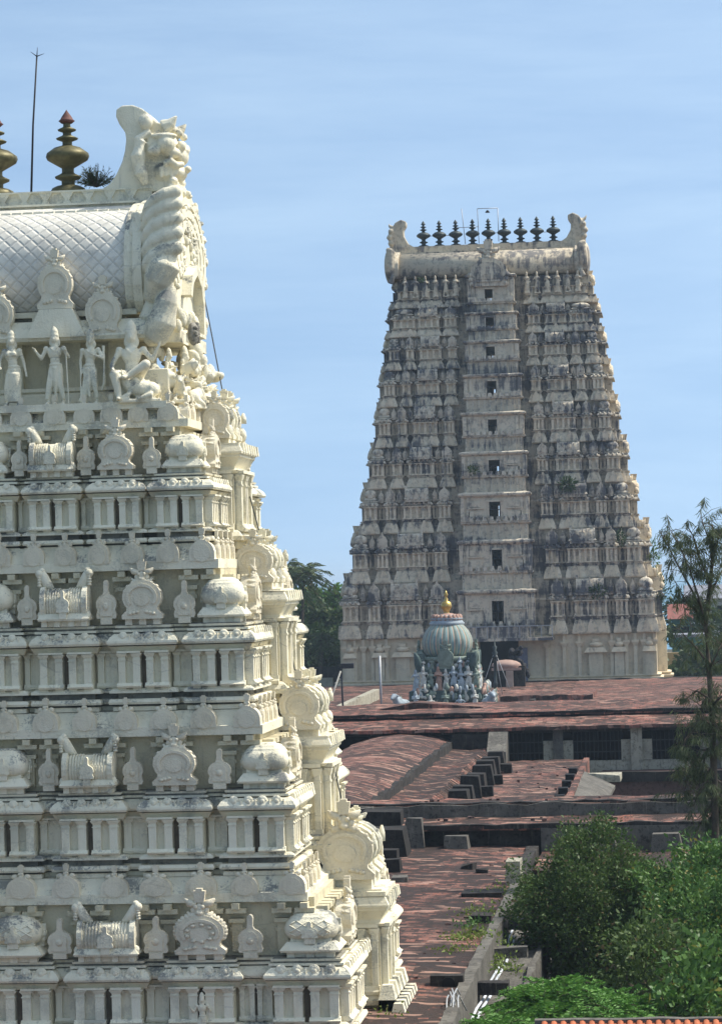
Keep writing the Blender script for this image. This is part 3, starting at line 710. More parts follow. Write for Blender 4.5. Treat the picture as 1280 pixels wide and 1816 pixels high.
    put(m_panel(.62, hpb, WHITE, .13, False), 'pilaster_panel', st, (bx - .34, BAY0, zpb))
    for yy in (BAY0 + .7, BAY1 - .7): put(m_panel(1.15, hpb, WHITE, .2, False), 'pilaster_panel', st, (bx, yy, zpb), R(90))
    gw, gh = ((1.62, 1.50), (1.16, 1.24), (1.12, 1.10), (.84, 1.02))[i]
    gx = at_y((606, 532, 458, 396)[i], 1300, BAY0 - .1).x
    mb = MB(); o = [(gx + x * .92, zb + z * .95) for x, z in shoe_outline(gw, gh)]
    mb.prism(o, BAY0 - .05, BAY1 + .05, 'y', True); mb.box(gx - gw * .45, gx + gw * .45, BAY0 - .02, BAY1 + .02, zt - .05, zb + .05)
    for yy in (BAY0 + .55, BAY0 + 1.5, BAY1 - .55): mb.prism([(gx + x, zb + z) for x, z in shoe_outline(gw * 1.06, gh * 1.03)], yy - .22, yy + .22)
    for k in range(2): crest(mb, gx + .1, BAY0 + 1.1 + k * 1.0, zb + gh * .9, .62)
    for k in (0, 2, 4):                                        # carved lumps on the outer flank
        mb.ell((gx + gw * .42, BAY0 + .3 + k * .6, zb + .2 + .1 * (k % 2)), (.14, .2, .22), None, 8, 6)
        mb.tube([(gx + gw * .46, BAY0 + .35 + k * .6, zb + gh * .55), (gx + gw * .47, BAY0 + .35 + k * .6, zb + gh * .72), (gx + gw * .48, BAY0 + .35 + k * .6, zb + gh * .86)], [.12, .10, .03], 6)
    mb.build('bay_barrel_roof', WHITE, st)
    put(m_shoe(gw, gh, PLAQ, .16, False, (.95, .85, .80, .85)[i]), 'horseshoe_gable', st, (gx, BAY0 - .06, zb))
    # great cornice under the next storey
    tipx = at_y((543, 466, 388, 331)[i], (1590, 1297, 1007, 757)[i], y0 + .5).x
    ax1 = tipx - .45; nfy = (YF + [78.3])[i + 1]; ay0 = nfy - .02
    ap = plan(2 * XC - ax1, ax1, ay0, 2 * YC - ay0, [(XC - cb - .1, XC + cb + .1, -.75)])
    mb = MB(); a_cornice(mb, ap, z1, H); mb.build('great_cornice', WHITE, st)
    zkd = z1 + .045 * H; kh = .185 * H
    for p in ((520, 435, 358, 278, 205, 120, 40), (440, 363, 292, 225, 152, 84, 10), (360, 300, 237, 178, 118, 62, 0), (300, 248, 200, 152, 100, 40, -10))[i]:
        put(m_kudu(.70 * s, kh, PLAQ, .24), 'cornice_plaque', st, (at_y(p, (1570, 1275, 985, 740)[i], ay0 - .3).x, ay0 - .28, zkd), R(random.uniform(-2, 2)), (random.uniform(.9, 1.1), 1, random.uniform(.95, 1.08)))
    for k in range(4): put(m_kudu(.42, kh * .95, PLAQ), 'cornice_plaque', st, (ax1 + .28, ay0 + .1 + k * .85, zkd), R(90))

# lower body below the frame
mb = MB(); z0 = ZA[0]
sweep(mb, plan(2 * XC - PX[0] - 1.2, PX[0] + 1.2, 73.9, 2 * YC - 73.9), [(0.5, 0), (.5, 1.0), (0, 1.2), (0, z0 - .1)]); mb.build('base_wall', CREAM, near)
mb = MB(); a_cornice(mb, plan(2 * XC - PX[0] - .1, PX[0] + .1, 74.9, 2 * YC - 74.9, [(XC - 4.6, XC + 4.6, -.75)]), z0, 4.4); mb.build('base_cornice', WHITE, near)
mb = MB(); gx = PX[0] + .42; mb.box(PX[0], gx + .5, BAY0 - .4, BAY1 + .4, 3.0, z0 + .62); mb.box(PX[0], gx + .75, BAY0 - .6, BAY1 + .6, z0 + .35, z0 + .55)
for k in range(7): mb.tbox(gx + .62, BAY0 - .45 + k * .62, z0 + .5, z0 + 1.0, .5, .42, .26, .34); mb.box(gx + .05, gx + .5, BAY0 - .5, BAY1 + .5, z0 + .5, z0 + 1.15)
for k in range(5): mb.tbox(gx + .30, BAY0 - .3 + k * .85, z0 + 1.1, z0 + 1.5, .5, .6, .3, .3)
mb.build('lower_bay', WHITE, near)

# ---- top: statue terrace, neck, eave, barrel roof
ZF = at_y(150, 716, 78.0).z; ZE = at_y(150, 603, 78.6).z; ZB = at_y(150, 548, 79.3).z; ZR = at_y(150, 342, YC).z
XR = at_y(228, 440, 79.1).x; XL = 2 * XC - XR
nx1 = at_y(222, 650, 79.4).x; nx0 = 2 * XC - nx1
mb = MB(); tx1 = at_y(292, 712, 78.0).x
mb.box(2 * XC - tx1, tx1, 77.9, 2 * YC - 77.9, ZA[4] + .5, ZF - .2); mb.box(2 * XC - tx1 - .1, tx1 + .1, 77.75, 2 * YC - 77.75, ZF - .2, ZF); mb.build('statue_terrace', WHITE, near)
mb = MB(); npl = plan(nx0, nx1, 79.5, 2 * YC - 79.5, [(nx1 - 1.3 - 1.7 * k, nx1 - .5 - 1.7 * k, .25) for k in range(7)])
sweep(mb, npl, [(0, ZF), (0, ZE + .05)]); neck = mb.build('neck_wall', CREAM, near)
mb = MB(); sweep(mb, plan(nx0, nx1, 79.5, 2 * YC - 79.5), [(0, ZF + .05), (.35, ZF + .06), (.35, ZF + .38), (.2, ZF + .42), (.28, ZF + .46), (.28, ZF + .56), (0, ZF + .57)])
mb.build('neck_plinth', WHITE, neck)
mb = MB(); sweep(mb, plan(nx0, nx1 + .1, 79.5, 2 * YC - 79.5), [(-.2, ZE), (.85, ZE + .01), (.90, ZE + .12), (.80, ZE + .30), (.62, ZE + .52), (.55, ZE + .60), (-.1, ZE + .61), (-.1, ZB - .22), (.32, ZB - .21), (.32, ZB - .05), (-.3, ZB)])
for k in range(12): mb.box(nx1 - .6 - k * 1.0, nx1 - .35 - k * 1.0, 79.1, 79.6, ZE + .61, ZB - .22)
mb.build('eave', WHITE, neck)
for px_, w, h_, yb in ((100, 1.0, 1.25, 548), (185, 1.02, 1.28, 598), (-4, 1.0, 1.25, 602), (-90, 1.0, 1.25, 548)):
    q = at_y(px_, yb, 78.75); put(m_shoe(w, h_, PLAQ, .22, False, .95), 'horseshoe_gable', neck, (q.x, 78.85, q.z))
q = at_y(100, 575, 78.6); mb = MB(); mb.tbox(q.x, 78.8, ZE + .1, at_y(100, 549, 78.75).z, 1.7, .6, .95, .5); mb.build('gable_foot', WHITE, neck)
# barrel with UVs in metres for the lattice
PF = [(2.55, 0.0), (2.80, .07), (2.95, .18), (3.0, .30), (2.95, .42), (2.80, .54), (2.50, .655), (2.05, .745), (1.5, .81), (.95, .85), (.55, .865)]
BH = ZR - ZB
prof = [(-a, b) for a, b in PF] + [(a, b) for a, b in PF[::-1]]
nxs = 26; vs_, fs_, uvs = [], [], []
arcl = [0]
for k in range(1, len(prof)): arcl.append(arcl[-1] + math.hypot(prof[k][0] - prof[k - 1][0], (prof[k][1] - prof[k - 1][1]) * BH))
for j in range(nxs + 1):
    x = XL + (XR - XL) * j / nxs
    for a, b in prof: vs_.append((x, YC + a, ZB + b * BH))
npf = len(prof)
for j in range(nxs):
    for k in range(npf - 1): fs_.append((j * npf + k, (j + 1) * npf + k, (j + 1) * npf + k + 1, j * npf + k + 1))
me = bpy.data.meshes.new('barrel_roof'); me.from_pydata(vs_, [], fs_); uvl = me.uv_layers.new(name='UVMap')
for lp in me.loops: uvl.data[lp.index].uv = (vs_[lp.vertex_index][0], arcl[lp.vertex_index % npf])
for p in me.polygons: p.use_smooth = True
me.materials.append(LATTICE); barrel = put(me, 'barrel_roof', near)
mb = MB(); zr0 = ZB + .80 * BH
mb.box(XL, XR + .3, YC - 1.65, YC + 1.65, ZB + .735 * BH, ZB + .765 * BH); mb.box(XL, XR + .3, YC - 1.25, YC + 1.25, ZB + .765 * BH, ZB + .82 * BH)
mb.box(XL, XR + .3, YC - .80, YC + .80, ZB + .80 * BH, ZB + .872 * BH); mb.box(XL, XR + .3, YC - .95, YC + .95, ZB + .872 * BH, ZB + .888 * BH)
mb.box(XL, XR + .3, YC - .60, YC + .60, ZB + .885 * BH, ZR - .03); mb.box(XL, XR + .3, YC - .70, YC + .70, ZR - .05, ZR)
for k in range(40):
    x = XR - .3 - k * .32; mb.ell((x, YC - .82, ZB + .838 * BH), (.11, .06, .055), None, 7, 5)
    if k % 2 == 0: mb.tbox(x, YC - .62, ZB + .892 * BH, ZB + .925 * BH, .30, .14, .12, .14); mb.tbox(x, YC - .62, ZB + .925 * BH, ZR - .05, .12, .12, .40, .12)
    mb.box(x - .14, x + .14, YC - 1.70, YC - 1.5, ZB + .755 * BH, ZB + .80 * BH)
mb.build('ridge_band', WHITE, barrel)
mb = MB(); mb.prism([(YC + a, ZB + b * BH) for a, b in prof], XR - .1, at_y(268, 440, 79.3).x, 'x')     # body behind the gable
for q, (o_, xa, xb) in enumerate(((1.05, XR - .10, XR + .16), (1.085, XR + .16, XR + .42), (1.05, XR + .42, XR + .55))):
    mb.prism([(YC + a * o_, ZB + .45 * BH + (b - .45) * o_ * BH) for a, b in prof], xa, xb, 'x')
mb.build('roof_rim', WHITE, barrel)
# gable front facing the end: toothed horseshoe with carving
XG = at_y(333, 480, YC).x
zg0 = at_y(350, 596, YC).z; zg1 = at_y(330, 338, YC).z; gh = zg1 - zg0
mb = MB(); o = []
for k in range(49):
    t = R(-48 + 276 * k / 48); rr = 1.0 + (.02 if k % 2 else -.01); o.append((YC + 3.2 * rr * math.cos(t), zg0 + gh * (.56 + .44 * rr * math.sin(t))))
mb.prism(o + [(YC - 1.6, zg0 - .1), (YC + 1.6, zg0 - .1)], XG - .26, XG, 'x')
for rr, w in ((.86, .10), (.70, .13), (.52, .10)):
    for k in range(30):
        t0, t1 = R(-40 + 260 * k / 30), R(-40 + 260 * (k + 1) / 30)
        mb.prism([(YC + 3.2 * r2 * math.cos(t), zg0 + gh * (.56 + .44 * r2 * math.sin(t))) for r2, t in ((rr, t0), (rr, t1), (rr - w, t1), (rr - w, t0))], XG - .1, XG + .10, 'x')
for k in range(240):
    t = R(random.uniform(-50, 230)); rr = random.uniform(.2, .97)
    mb.ell((XG + .03, YC + 3.2 * rr * math.cos(t), zg0 + gh * (.56 + .44 * rr * math.sin(t))), (random.uniform(.05, .12), random.uniform(.05, .13), random.uniform(.05, .16)), None, 7, 5)
mb.box(XG - .6, XG + .12, YC - 2.3, YC + 2.3, zg0 - .35, zg0); mb.join(MB().prism([(YC - 1.25, zg0), (YC + 1.25, zg0), (YC + 1.25, zg0 + 1.1), (YC + .9, zg0 + 1.7), (YC, zg0 + 2.1), (YC - .9, zg0 + 1.7), (YC - 1.25, zg0 + 1.1), (YC - 1.0, zg0 + 1.05), (YC - .7, zg0 + 1.5), (YC, zg0 + 1.8), (YC + .7, zg0 + 1.5), (YC + .95, zg0 + 1.0), (YC + .95, zg0 + .1), (YC - 1.0, zg0 + .1)], XG, XG + .3, 'x'))
for k in range(20): mb.ell((XG + .02 + .1 * random.random(), YC - 2.3 + k * .24, zg0 + .1 + .5 * random.random()), (.13, .12, .2), None, 8, 6)
mb.build('gable_front', WHITE, barrel)
# ribbed wings of the beast, wrapping the side of the gable
def wing(side):
    yw = YC + (3.35 * side if side < 0 else 2.6); Q = lambda px_, py_: at_y(px_, py_, 78.55)
    mb = MB()
    def pt(px_, py_, dy=0): v = Q(px_, py_); return (v.x, yw - side * dy, v.z)
    for x0_, y0_, xm, ym, x1_, y1_, r_ in ((248, 384, 275, 352, 310, 338, .185), (247, 402, 278, 372, 312, 360, .195), (244, 432, 276, 398, 312, 385, .20), (244, 460, 274, 426, 312, 411, .21), (246, 486, 272, 455, 311, 438, .225)):
        mb.tube([pt(x0_, y0_, .45), pt((x0_ + xm) / 2, (y0_ + ym) / 2 - 4, .2), pt(xm, ym, .05), pt((xm + x1_) / 2, (ym + y1_) / 2 - 2, 0), pt(x1_, y1_, .05)], [r_ * .55, r_ * .9, r_, r_ * 1.05, r_ * .95], 12)
        mb.ell(pt(x1_, y1_, .05), r_ * .98, None, 12, 8)
    mb.tube([pt(240, 372, .75), pt(236, 410, .7), pt(238, 470, .6), pt(248, 530, .5)], [.28, .36, .36, .2], 10)
    mb.tube([pt(292, 448, .2), pt(290, 470, .1), pt(278, 495, .15), pt(262, 530, .35)], [.34, .46, .42, .20], 14)
    mb.tube([pt(296, 506, .25), pt(293, 535, .12), pt(286, 568, .12), pt(270, 594, .25), pt(256, 600, .35)], [.20, .34, .42, .40, .22], 14)
    mb.tube([pt(262, 530, .4), pt(258, 560, .45), pt(262, 590, .4)], [.16, .30, .36], 12)
    return mb.build('beast_wing', WHITE, barrel, remesh=.034, smooth_it=3)
wing(-1)
# the horned beast head
mb = MB(); W = lambda px_, py_, dy=0: Vector((at_y(px_, py_, YC).x, YC + dy, at_y(px_, py_, YC).z))
neck_o = [(186, 342), (202, 331), (214, 314), (224, 292), (229, 272), (231, 252), (229, 240), (219, 226), (213, 212), (214, 200), (224, 193), (242, 192), (258, 198), (272, 208), (285, 222), (300, 226), (306, 262), (312, 300), (310, 345)]
mb.prism([(W(a, b).x, W(a, b).z) for a, b in neck_o], YC - .62, YC + .62)
px2 = .0164
def E(px_, py_, dy, rx, ry, rz): mb.ell(W(px_, py_, dy), (rx * px2, ry, rz * px2), None, 16, 12)
E(285, 265, 0, 34, .95, 36); E(296, 310, 0, 26, .85, 26)
for k in (-1, 1):
    E(304, 263, k * .80, 17, .36, 17); E(300, 249, k * .82, 24, .3, 6); E(312, 277, k * .62, 16, .3, 10); E(284, 276, k * .98, 12, .2, 9)      # eyes, brow, cheek
    E(268, 224, k * .85, 13, .22, 15); mb.tube([W(262, 258, k * .95), W(258, 285, k * 1.0), W(262, 315, k * .98), W(268, 335, k * .9)], [.14, .2, .2, .1], 9)
    mb.tube([W(275, 240, k * .8), W(255, 256, k * .95), W(250, 285, k * .98), W(254, 318, k * .9)], [.10, .13, .13, .08], 8)
    mb.tube([W(298, 232, k * .7), W(312, 226, k * .75), W(322, 213, k * .8)], [.24, .17, .03], 8)
    mb.tube([W(300, 298, k * .86), W(312, 292, k * .84), W(320, 299, k * .75), W(330, 296, k * .5)], [.09, .12, .11, .09], 8)                    # curled upper lip
    for q in range(4): mb.tube([W(296 + 8 * q, 302, k * (.84 - .08 * q)), W(295 + 8 * q, 322 - q * 2, k * (.86 - .08 * q))], [.09, .05], 7)
    mb.tube([W(312, 322, k * .5), W(320, 336, k * .5), W(330, 346, k * .4)], [.12, .12, .06], 7)
    E(322, 240, k * .4, 7, .16, 7); E(326, 262, k * .35, 8, .2, 9)
E(322, 278, 0, 13, .45, 16); E(334, 300, 0, 6, .2, 6); E(318, 308, 0, 14, .55, 12); E(330, 268, 0, 7, .2, 7); E(300, 232, 0, 18, .6, 10)
for q in range(9): E(318 - q * 1.5, 318 + q * 4, .7 * math.sin(q * 2.2), 8, .2, 7)
mb.build('beast_head', WHITE, barrel, remesh=.034, smooth_it=1)
q = at_y(343, 592, YC - 2.0); mb = MB(); mb.ell((q.x, YC - 2.0, q.z), (.16, .34, .34), None, 14, 10)
for k in range(40): a_ = random.uniform(0, 6.28); r_ = random.uniform(0, .3); mb.ell((q.x + .1, YC - 2.0 + r_ * math.cos(a_), q.z + r_ * math.sin(a_)), (.08, .06, .06), None, 6, 4)
mb.build('lichened_medallion', simple('lichened_stucco', (.34, .32, .27), .9, .6, 9), barrel)
# pot finials
def finial(h, mats, sc=1.0):
    pr = [(.0, 0), (.30, 0), (.30, .02), (.27, .06), (.20, .085), (.11, .10), (.11, .15), (.21, .18), (.22, .20), (.12, .235), (.10, .25), (.10, .30), (.17, .33), (.335, .40), (.36, .44), (.345, .48), (.22, .545), (.10, .57), (.08, .58), (.08, .62), (.17, .645), (.185, .66), (.09, .69), (.07, .70), (.07, .73), (.145, .75), (.155, .765), (.08, .79), (.06, .80), (.06, .84), (.13, .865), (.10, .88), (.075, .92), (.03, .97), (.0, 1.0)]
    mb = MB(); mb.lathe([(r_ * h * .72 + .001, z * h) for r_, z in pr], 0, 0, 22); return mb.mesh('finial', mats)
fm = finial(at_y(118, 193, YC).z - at_y(122, 341, YC).z, BRONZE); ft = MB(); hh = at_y(118, 193, YC).z - at_y(122, 341, YC).z
ft.lathe([(.001, .83 * hh), (.066 * hh, .84 * hh), (.10 * hh, .868 * hh), (.078 * hh, .885 * hh), (.056 * hh, .925 * hh), (.02 * hh, .975 * hh), (.001, 1.005 * hh)], 0, 0, 16); ftm = ft.mesh('finial_tip', RUST)
fx = at_y(121, 300, YC).x
for k in range(5):
    fo = put(fm, 'finial', barrel, (fx - k * 2.165, YC, ZR)); put(ftm, 'finial_tip', fo)
# lightning rod
mb = MB(); a, b = W(56, 345), W(66, 100); mb.tube([a, (a + b) / 2 + Vector((-.03, 0, 0)), b], [.035, .03, .025], 7)
for q in ((55, 92), (67, 84), (79, 95)): mb.tube([b, W(*q)], [.018, .006], 5)
mb.build('lightning_rod', IRON, near)
# statues on the terrace
def stat(me, px_, py_, Y, rot=0, mat=None): 
    p = at_y(px_, py_, Y); return put(me, 'statue', near, (p.x, Y, ZF), R(rot))
stat(figure(2.12, 'down', .05, True, True, .06), 24, 712, 78.25, 4); stat(figure(2.15, 'staff', .02, True, False, .10), 100, 712, 78.2); stat(figure(2.05, 'mace', -.04, True, False, .07), 163, 712, 78.3, -8)
stat(figure(2.1, 'down', -.05, True, True, .05), -60, 712, 78.25); stat(figure(2.15, 'mace', .02, True, False, .10), -130, 712, 78.2)
stat(figure(2.95, 'knee', 0, True, False, .1, .028, True), 236, 712, 78.35, 6)
stat(bull(1.05), 250, 716, 77.95, 12)
ex = at_y(300, 712, 79.5).x
for k, (dy, rot, kind) in enumerate(((.2, 70, 'pray'), (1.3, 90, 'knee'), (2.4, 95, 'down'), (3.6, 85, 'pray'), (4.8, 90, 'knee'))):
    me = figure(1.55, 'pray', .03, True, k % 2 == 0, .08) if kind != 'knee' else figure(2.2, 'knee', 0, True, False, .1, .028, True)
    put(me, 'statue', near, (ex + .05 + .25 * (k % 2), 79.2 + dy, ZF), R(rot))
for k, (dx, dy) in enumerate(((.9, .1), (1.2, 1.0), (1.0, 2.2), (1.15, 3.4))): put(bull(.95), 'statue', near, (ex + dx - .5, 79.0 + dy, ZF - .1 * k % .2), R(100 + 160 * (k % 2)))
mb = MB()
for k in range(60): mb.ell((ex + random.uniform(-.5, .75), 79.0 + random.uniform(0, 5.5), ZF + random.uniform(0, 1.7)), (random.uniform(.1, .3), random.uniform(.1, .3), random.uniform(.12, .4)), (random.uniform(0, 2), random.uniform(0, 2), 0), 8, 6)
mb.box(ex - .8, ex + .1, 79.0, 84.8, ZF, ZF + 1.0)
mb.build('carved_frieze', WHITE, near, remesh=.05, smooth_it=1)
# small figure in the lowest niche
p = at_y(360, 1812, 74.8); put(figure(1.25, 'staff', .02, True, False, .10), 'statue', near, (p.x, 74.75, at_y(360, 1845, 74.8).z))
# conductor cable down the end of the tower
mb = MB(); pts = [at_y(*q) for q in ((345, 440, 85.4), (359, 508, 85.5), (377, 600, 84.4), (394, 690, 83.0), (414, 790, 82.2), (440, 868, 82.6), (457, 932, 82.2), (478, 1010, 82.0), (505, 1090, 82.6), (522, 1185, 82.2), (545, 1250, 82), (585, 1330, 82.6), (606, 1420, 82.2), (640, 1500, 82))]
mb.tube(pts, .02, 6); mb.build('conductor_cable', CABLE, near)
# ------------------------------------------------------------------ the tall stained tower beyond
FC = 325.5
fxc = at_y(880, 1000, 316).x
far = thing('gate_tower', 'tall stained cream gate tower beyond the roofs with nine dark pot finials', 'tower', (fxc, FC, 0))
FA = [at_y(890, y, 316.5 + .75 * k).z for k, y in enumerate((1128, 1030, 942, 862, 789, 717, 652, 594, 543))]     # undersides of the hanging cornices, wings
FY = [315.6, 316.6, 317.5, 318.3, 319.0, 319.7, 320.4, 321.0, 321.6]
FHW = [17.45, 16.2, 14.95, 14.0, 13.15, 12.5, 11.9, 11.35, 10.8]
CB = [(4.05 - .2 * k) for k in range(9)]
FB = at_y(890, 1214, 315).z
# door openings: left, right, top, bottom pixel columns/rows (storeys counted from the base)
DO = ((872, 893, 1066, 1108), (872, 890, 975, 1010), (867, 887, 890, 922), (866, 886, 816, 841), (865, 881, 744, 770), (863, 880, 676, 702), (861, 877, 615, 636), (861, 875, 563, 582), (859, 873, 513, 534))
WB = [1131, 1049, 961, 877, 804, 734, 667, 607, 557, 505]    # rows where the central bay's ledges run
CZ = [at_y(882, y, 315.0 + .75 * k).z for k, y in enumerate(WB)]
def fshrine(kind, w, h):
    def f():
        mb = MB()
        if kind == 'kuta':
            mb.box(-w * .42, w * .42, -w * .42, w * .42, -.1, h * .2); mb.tbox(0, 0, h * .16, h * .32, w * 1.05, w * 1.05, w * .8, w * .8)
            mb.lathe([(w * .36, h * .3), (w * .46, h * .42), (w * .5, h * .55), (w * .42, h * .74), (w * .26, h * .86), (w * .1, h * .9), (w * .05, h * 1.05), (.01, h * 1.1)], 0, 0, 14, 3.5)
            mb.prism([(x, z + h * .3) for x, z in plaque_outline(w * .36, h * .45)], -w * .54, -w * .4)
        elif kind == 'sala':
            d = .9; mb.box(-w * .46, w * .46, -d, .3, -.1, h * .18); mb.tbox(0, -d * .35, h * .14, h * .30, w * 1.02, d * 1.5, w * .92, d)
            o = [(-d * .35 + d * .55 * math.cos(R(a)), h * .3 + h * .62 * math.sin(R(a))) for a in range(0, 181, 20)]; mb.prism(o, -w * .44, w * .44, 'x')
            for k in (-1, 1): mb.prism([(y * 1.06 + .03, z * 1.03) for y, z in o], k * w * .44 - .08, k * w * .44 + .08, 'x'); mb.tbox(k * w * .42, -d * .35, h * .85, h * 1.12, .2, .3, .32, .3)
            for k in (-.24, 0, .24): mb.prism([(x + w * k, z + h * .2) for x, z in plaque_outline(w * .2, h * (.62 if k else .8))], -d * 1.02, -d * .8)
            for k in (-.36, -.12, .12, .36): mb.box(w * k - .12, w * k + .12, -d * 1.1, -d * .8, h * .02, h * .26)
        elif kind == 'panj':
            mb.box(-w * .4, w * .4, -.5, .2, -.1, h * .1); o = [(-w * .5, h * .08), (w * .5, h * .08), (w * .46, h * .3), (w * .5, h * .48), (w * .3, h * .72), (w * .1, h * .84), (0, h * 1.08), (-w * .1, h * .84), (-w * .3, h * .72), (-w * .5, h * .48), (-w * .46, h * .3)]
            mb.prism(o, -.55, .2); mb.prism([(x * .6, h * .14 + z * .6) for x, z in o], -.64, -.5)
        return mb.mesh({'kuta': 'corner_shrine', 'sala': 'barrel_shrine', 'panj': 'pointed_gable'}[kind], F_CORN)
    return cached(('fs', kind, round(w, 2), round(h, 2)), f)
def fpanel(w, h, n):
    def f():
        mb = MB(); t = .34
        mb.box(-w / 2, w / 2, -t * .3, .05, 0, h)
        for k in range(n):
            x = -w / 2 + .17 + (w - .34) * k / (n - 1)
            mb.box(x - .13, x + .13, -t, -t * .25, h * .1, h * .86); mb.tbox(x, -t * .6, h * .80, h * .92, .26, t * .8, .46, t * 1.3)
        mb.box(-w / 2 - .06, w / 2 + .06, -t * 1.35, 0, h * .92, h * .985); mb.box(-w / 2 - .06, w / 2 + .06, -t * 1.25, 0, h * .012, h * .10)
        return mb.mesh('pilaster_panel', F_WALL)
    return cached(('fp', round(w, 2), round(h, 2), n), f)
def kapota(mb, pl, z0, z1, o=.85):
    d = z1 - z0
    sweep(mb, pl, [(-.4, z0 - .02), (o * .5, z0 + .0), (o, z0 + d * .04), (o * 1.03, z0 + d * .16), (o * .8, z0 + d * .40), (o * .45, z0 + d * .72), (o * .22, z0 + d * .95), (-.4, z0 + d * .96)])
YFR = [FY[k] - 1.55 for k in range(9)]                      # front of the central bay

TUN = 1.6
for i in range(9):
    z0 = FA[i]; z1 = FA[i + 1] if i < 8 else at_y(890, 492, 322).z
    H = z1 - z0; hw = FHW[i]; y0 = FY[i]; y1 = 2 * FC - y0; fz = lambda f: z0 + f * H
    BAYF = [(.385, .095), (.595, .215), (.793, .085), (.948, .104)] if i < 7 else [(.42, .13), (.64, .22), (.88, .22)]
    bays = [(fxc + hw * (c - w / 2), fxc + hw * (c + w / 2)) for c, w in BAYF]; bays[-1] = (bays[-1][0], fxc + hw)
    cb = CB[i]
    def half(side):
        g = [(fxc + cb - .6, bays[0][0], 1.0)] + [(bays[k][1], bays[k + 1][0], 1.0) for k in range(len(bays) - 1)]
        g = [q for q in g if q[1] - q[0] > .5]
        e = [(y0 + 2.2, y0 + 3.4, .5), (2 * FC - y0 - 3.4, 2 * FC - y0 - 2.2, .5), (FC - 2.6, FC + 2.6, -.8)] if i < 7 else [(FC - 2.2, FC + 2.2, -.7)]
        if side > 0: return plan(fxc + TUN, fxc + hw, y0, y1, g, e)
        return plan(fxc - hw, fxc - TUN, y0, y1, [(2 * fxc - b, 2 * fxc - a, d) for a, b, d in g], (), e)
    mb = MB(); mc = MB(); mks = []
    last = i == 8
    for side in (1, -1):
        pl = half(side); mk = MB(); mks.append(mk)
        sweep(mb, pl, [(0, fz(.2)), (0, fz(.64))])
        ins = plan(fxc + TUN if side > 0 else fxc - hw + .9, fxc + hw - .9 if side > 0 else fxc - TUN, y0 + .8, y1 - .8); sweep(mb, ins, [(0, fz(-.02)), (0, fz(1.04))])
        def ring(m_, prof, lim, rec):
            X0 = fxc + TUN if side > 0 else fxc - hw + .95; X1 = fxc + hw - .95 if side > 0 else fxc - TUN
            sweep(mc, plan(X0, X1, y0 + .95, y1 - .95), [(o * rec, z + .005) for o, z in prof])
            mo = max(o for o, z in prof); e = max(0, mo - lim)
            for a, b in bays:
                a2, b2 = (a + e, b - (e if b < fxc + hw - .01 else 0)); a2, b2 = (a2, b2) if side > 0 else (2 * fxc - b2, 2 * fxc - a2)
                sweep(m_, plan(a2, b2, y0, y0 + 2.0), prof)
            for c_, d_ in ((y0 + 3.4, FC - 3.0), (FC - 2.6, FC + 2.6)):
                if d_ - c_ > 1: q_ = hw + (.8 if c_ > FC - 3 else 0); sweep(m_, plan(*sorted((fxc + side * (q_ - 1.5), fxc + side * q_)), c_, d_), prof)
        d_ = fz(.27) - z0
        ring(mk, [(-.4, z0 - .02), (.2, z0), (.42, z0 + d_ * .04), (.44, z0 + d_ * .14), (.36, z0 + d_ * .40), (.22, z0 + d_ * .72), (.10, z0 + d_ * .95), (-.4, z0 + d_ * .96)], .26, .6)
        ring(mc, [(-.3, fz(.262)), (.10, fz(.264)), (.10, fz(.29)), (.22, fz(.292)), (.22, fz(.315)), (-.3, fz(.317))], .15, .6)
        if not last:
            ring(mc, [(-.3, fz(.618)), (.20, fz(.62)), (.30, fz(.628)), (.32, fz(.645)), (.24, fz(.675)), (.1, fz(.70)), (-.3, fz(.702))], .2, .6)
            ring(mc, [(-.3, fz(.715)), (.12, fz(.717)), (.12, fz(.745)), (-.3, fz(.747))], .1, .5)
        # triangular leaf plaques standing on the hanging cornice, small teeth on the upper one
        for a, b in bays:
            n = max(1, int((b - a) / 1.25))
            for k in range(n):
                xx = a + (b - a) * (k + .5) / n; xx = xx if side > 0 else 2 * fxc - xx
                w = min(.5, (b - a) / n * .5); hh = .24 * H * random.uniform(.85, 1.15)
                mk.prism([(xx - w, fz(.03)), (xx + w, fz(.03)), (xx + w * .75, fz(.03) + hh * .45), (xx + .08, fz(.03) + hh), (xx - .08, fz(.03) + hh), (xx - w * .75, fz(.03) + hh * .45)], y0 - .50, y0 - .1)
            if not last:
                n = max(3, int((b - a) / .5))
                for k in range(n):
                    xx = a + (b - a) * (k + .5) / n; xx = xx if side > 0 else 2 * fxc - xx
                    mc.ell((xx, y0 - .36, fz(.672)), (.15, .14, .19), None, 6, 4)
        for k in range(7):
            yy = y0 + .5 + k * (FC - 3 - y0) / 7.5; xx = fxc + side * (hw + .45)
            mc.tbox(xx, yy, fz(.02), fz(.26), .4, .5, .15, .2); mc.ell((xx - .1 * side, yy, fz(.68)), (.15, .16, .18), None, 6, 4)
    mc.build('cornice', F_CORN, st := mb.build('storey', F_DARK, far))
    for mk in mks: mk.build('hanging_cornice', F_WALL, st)
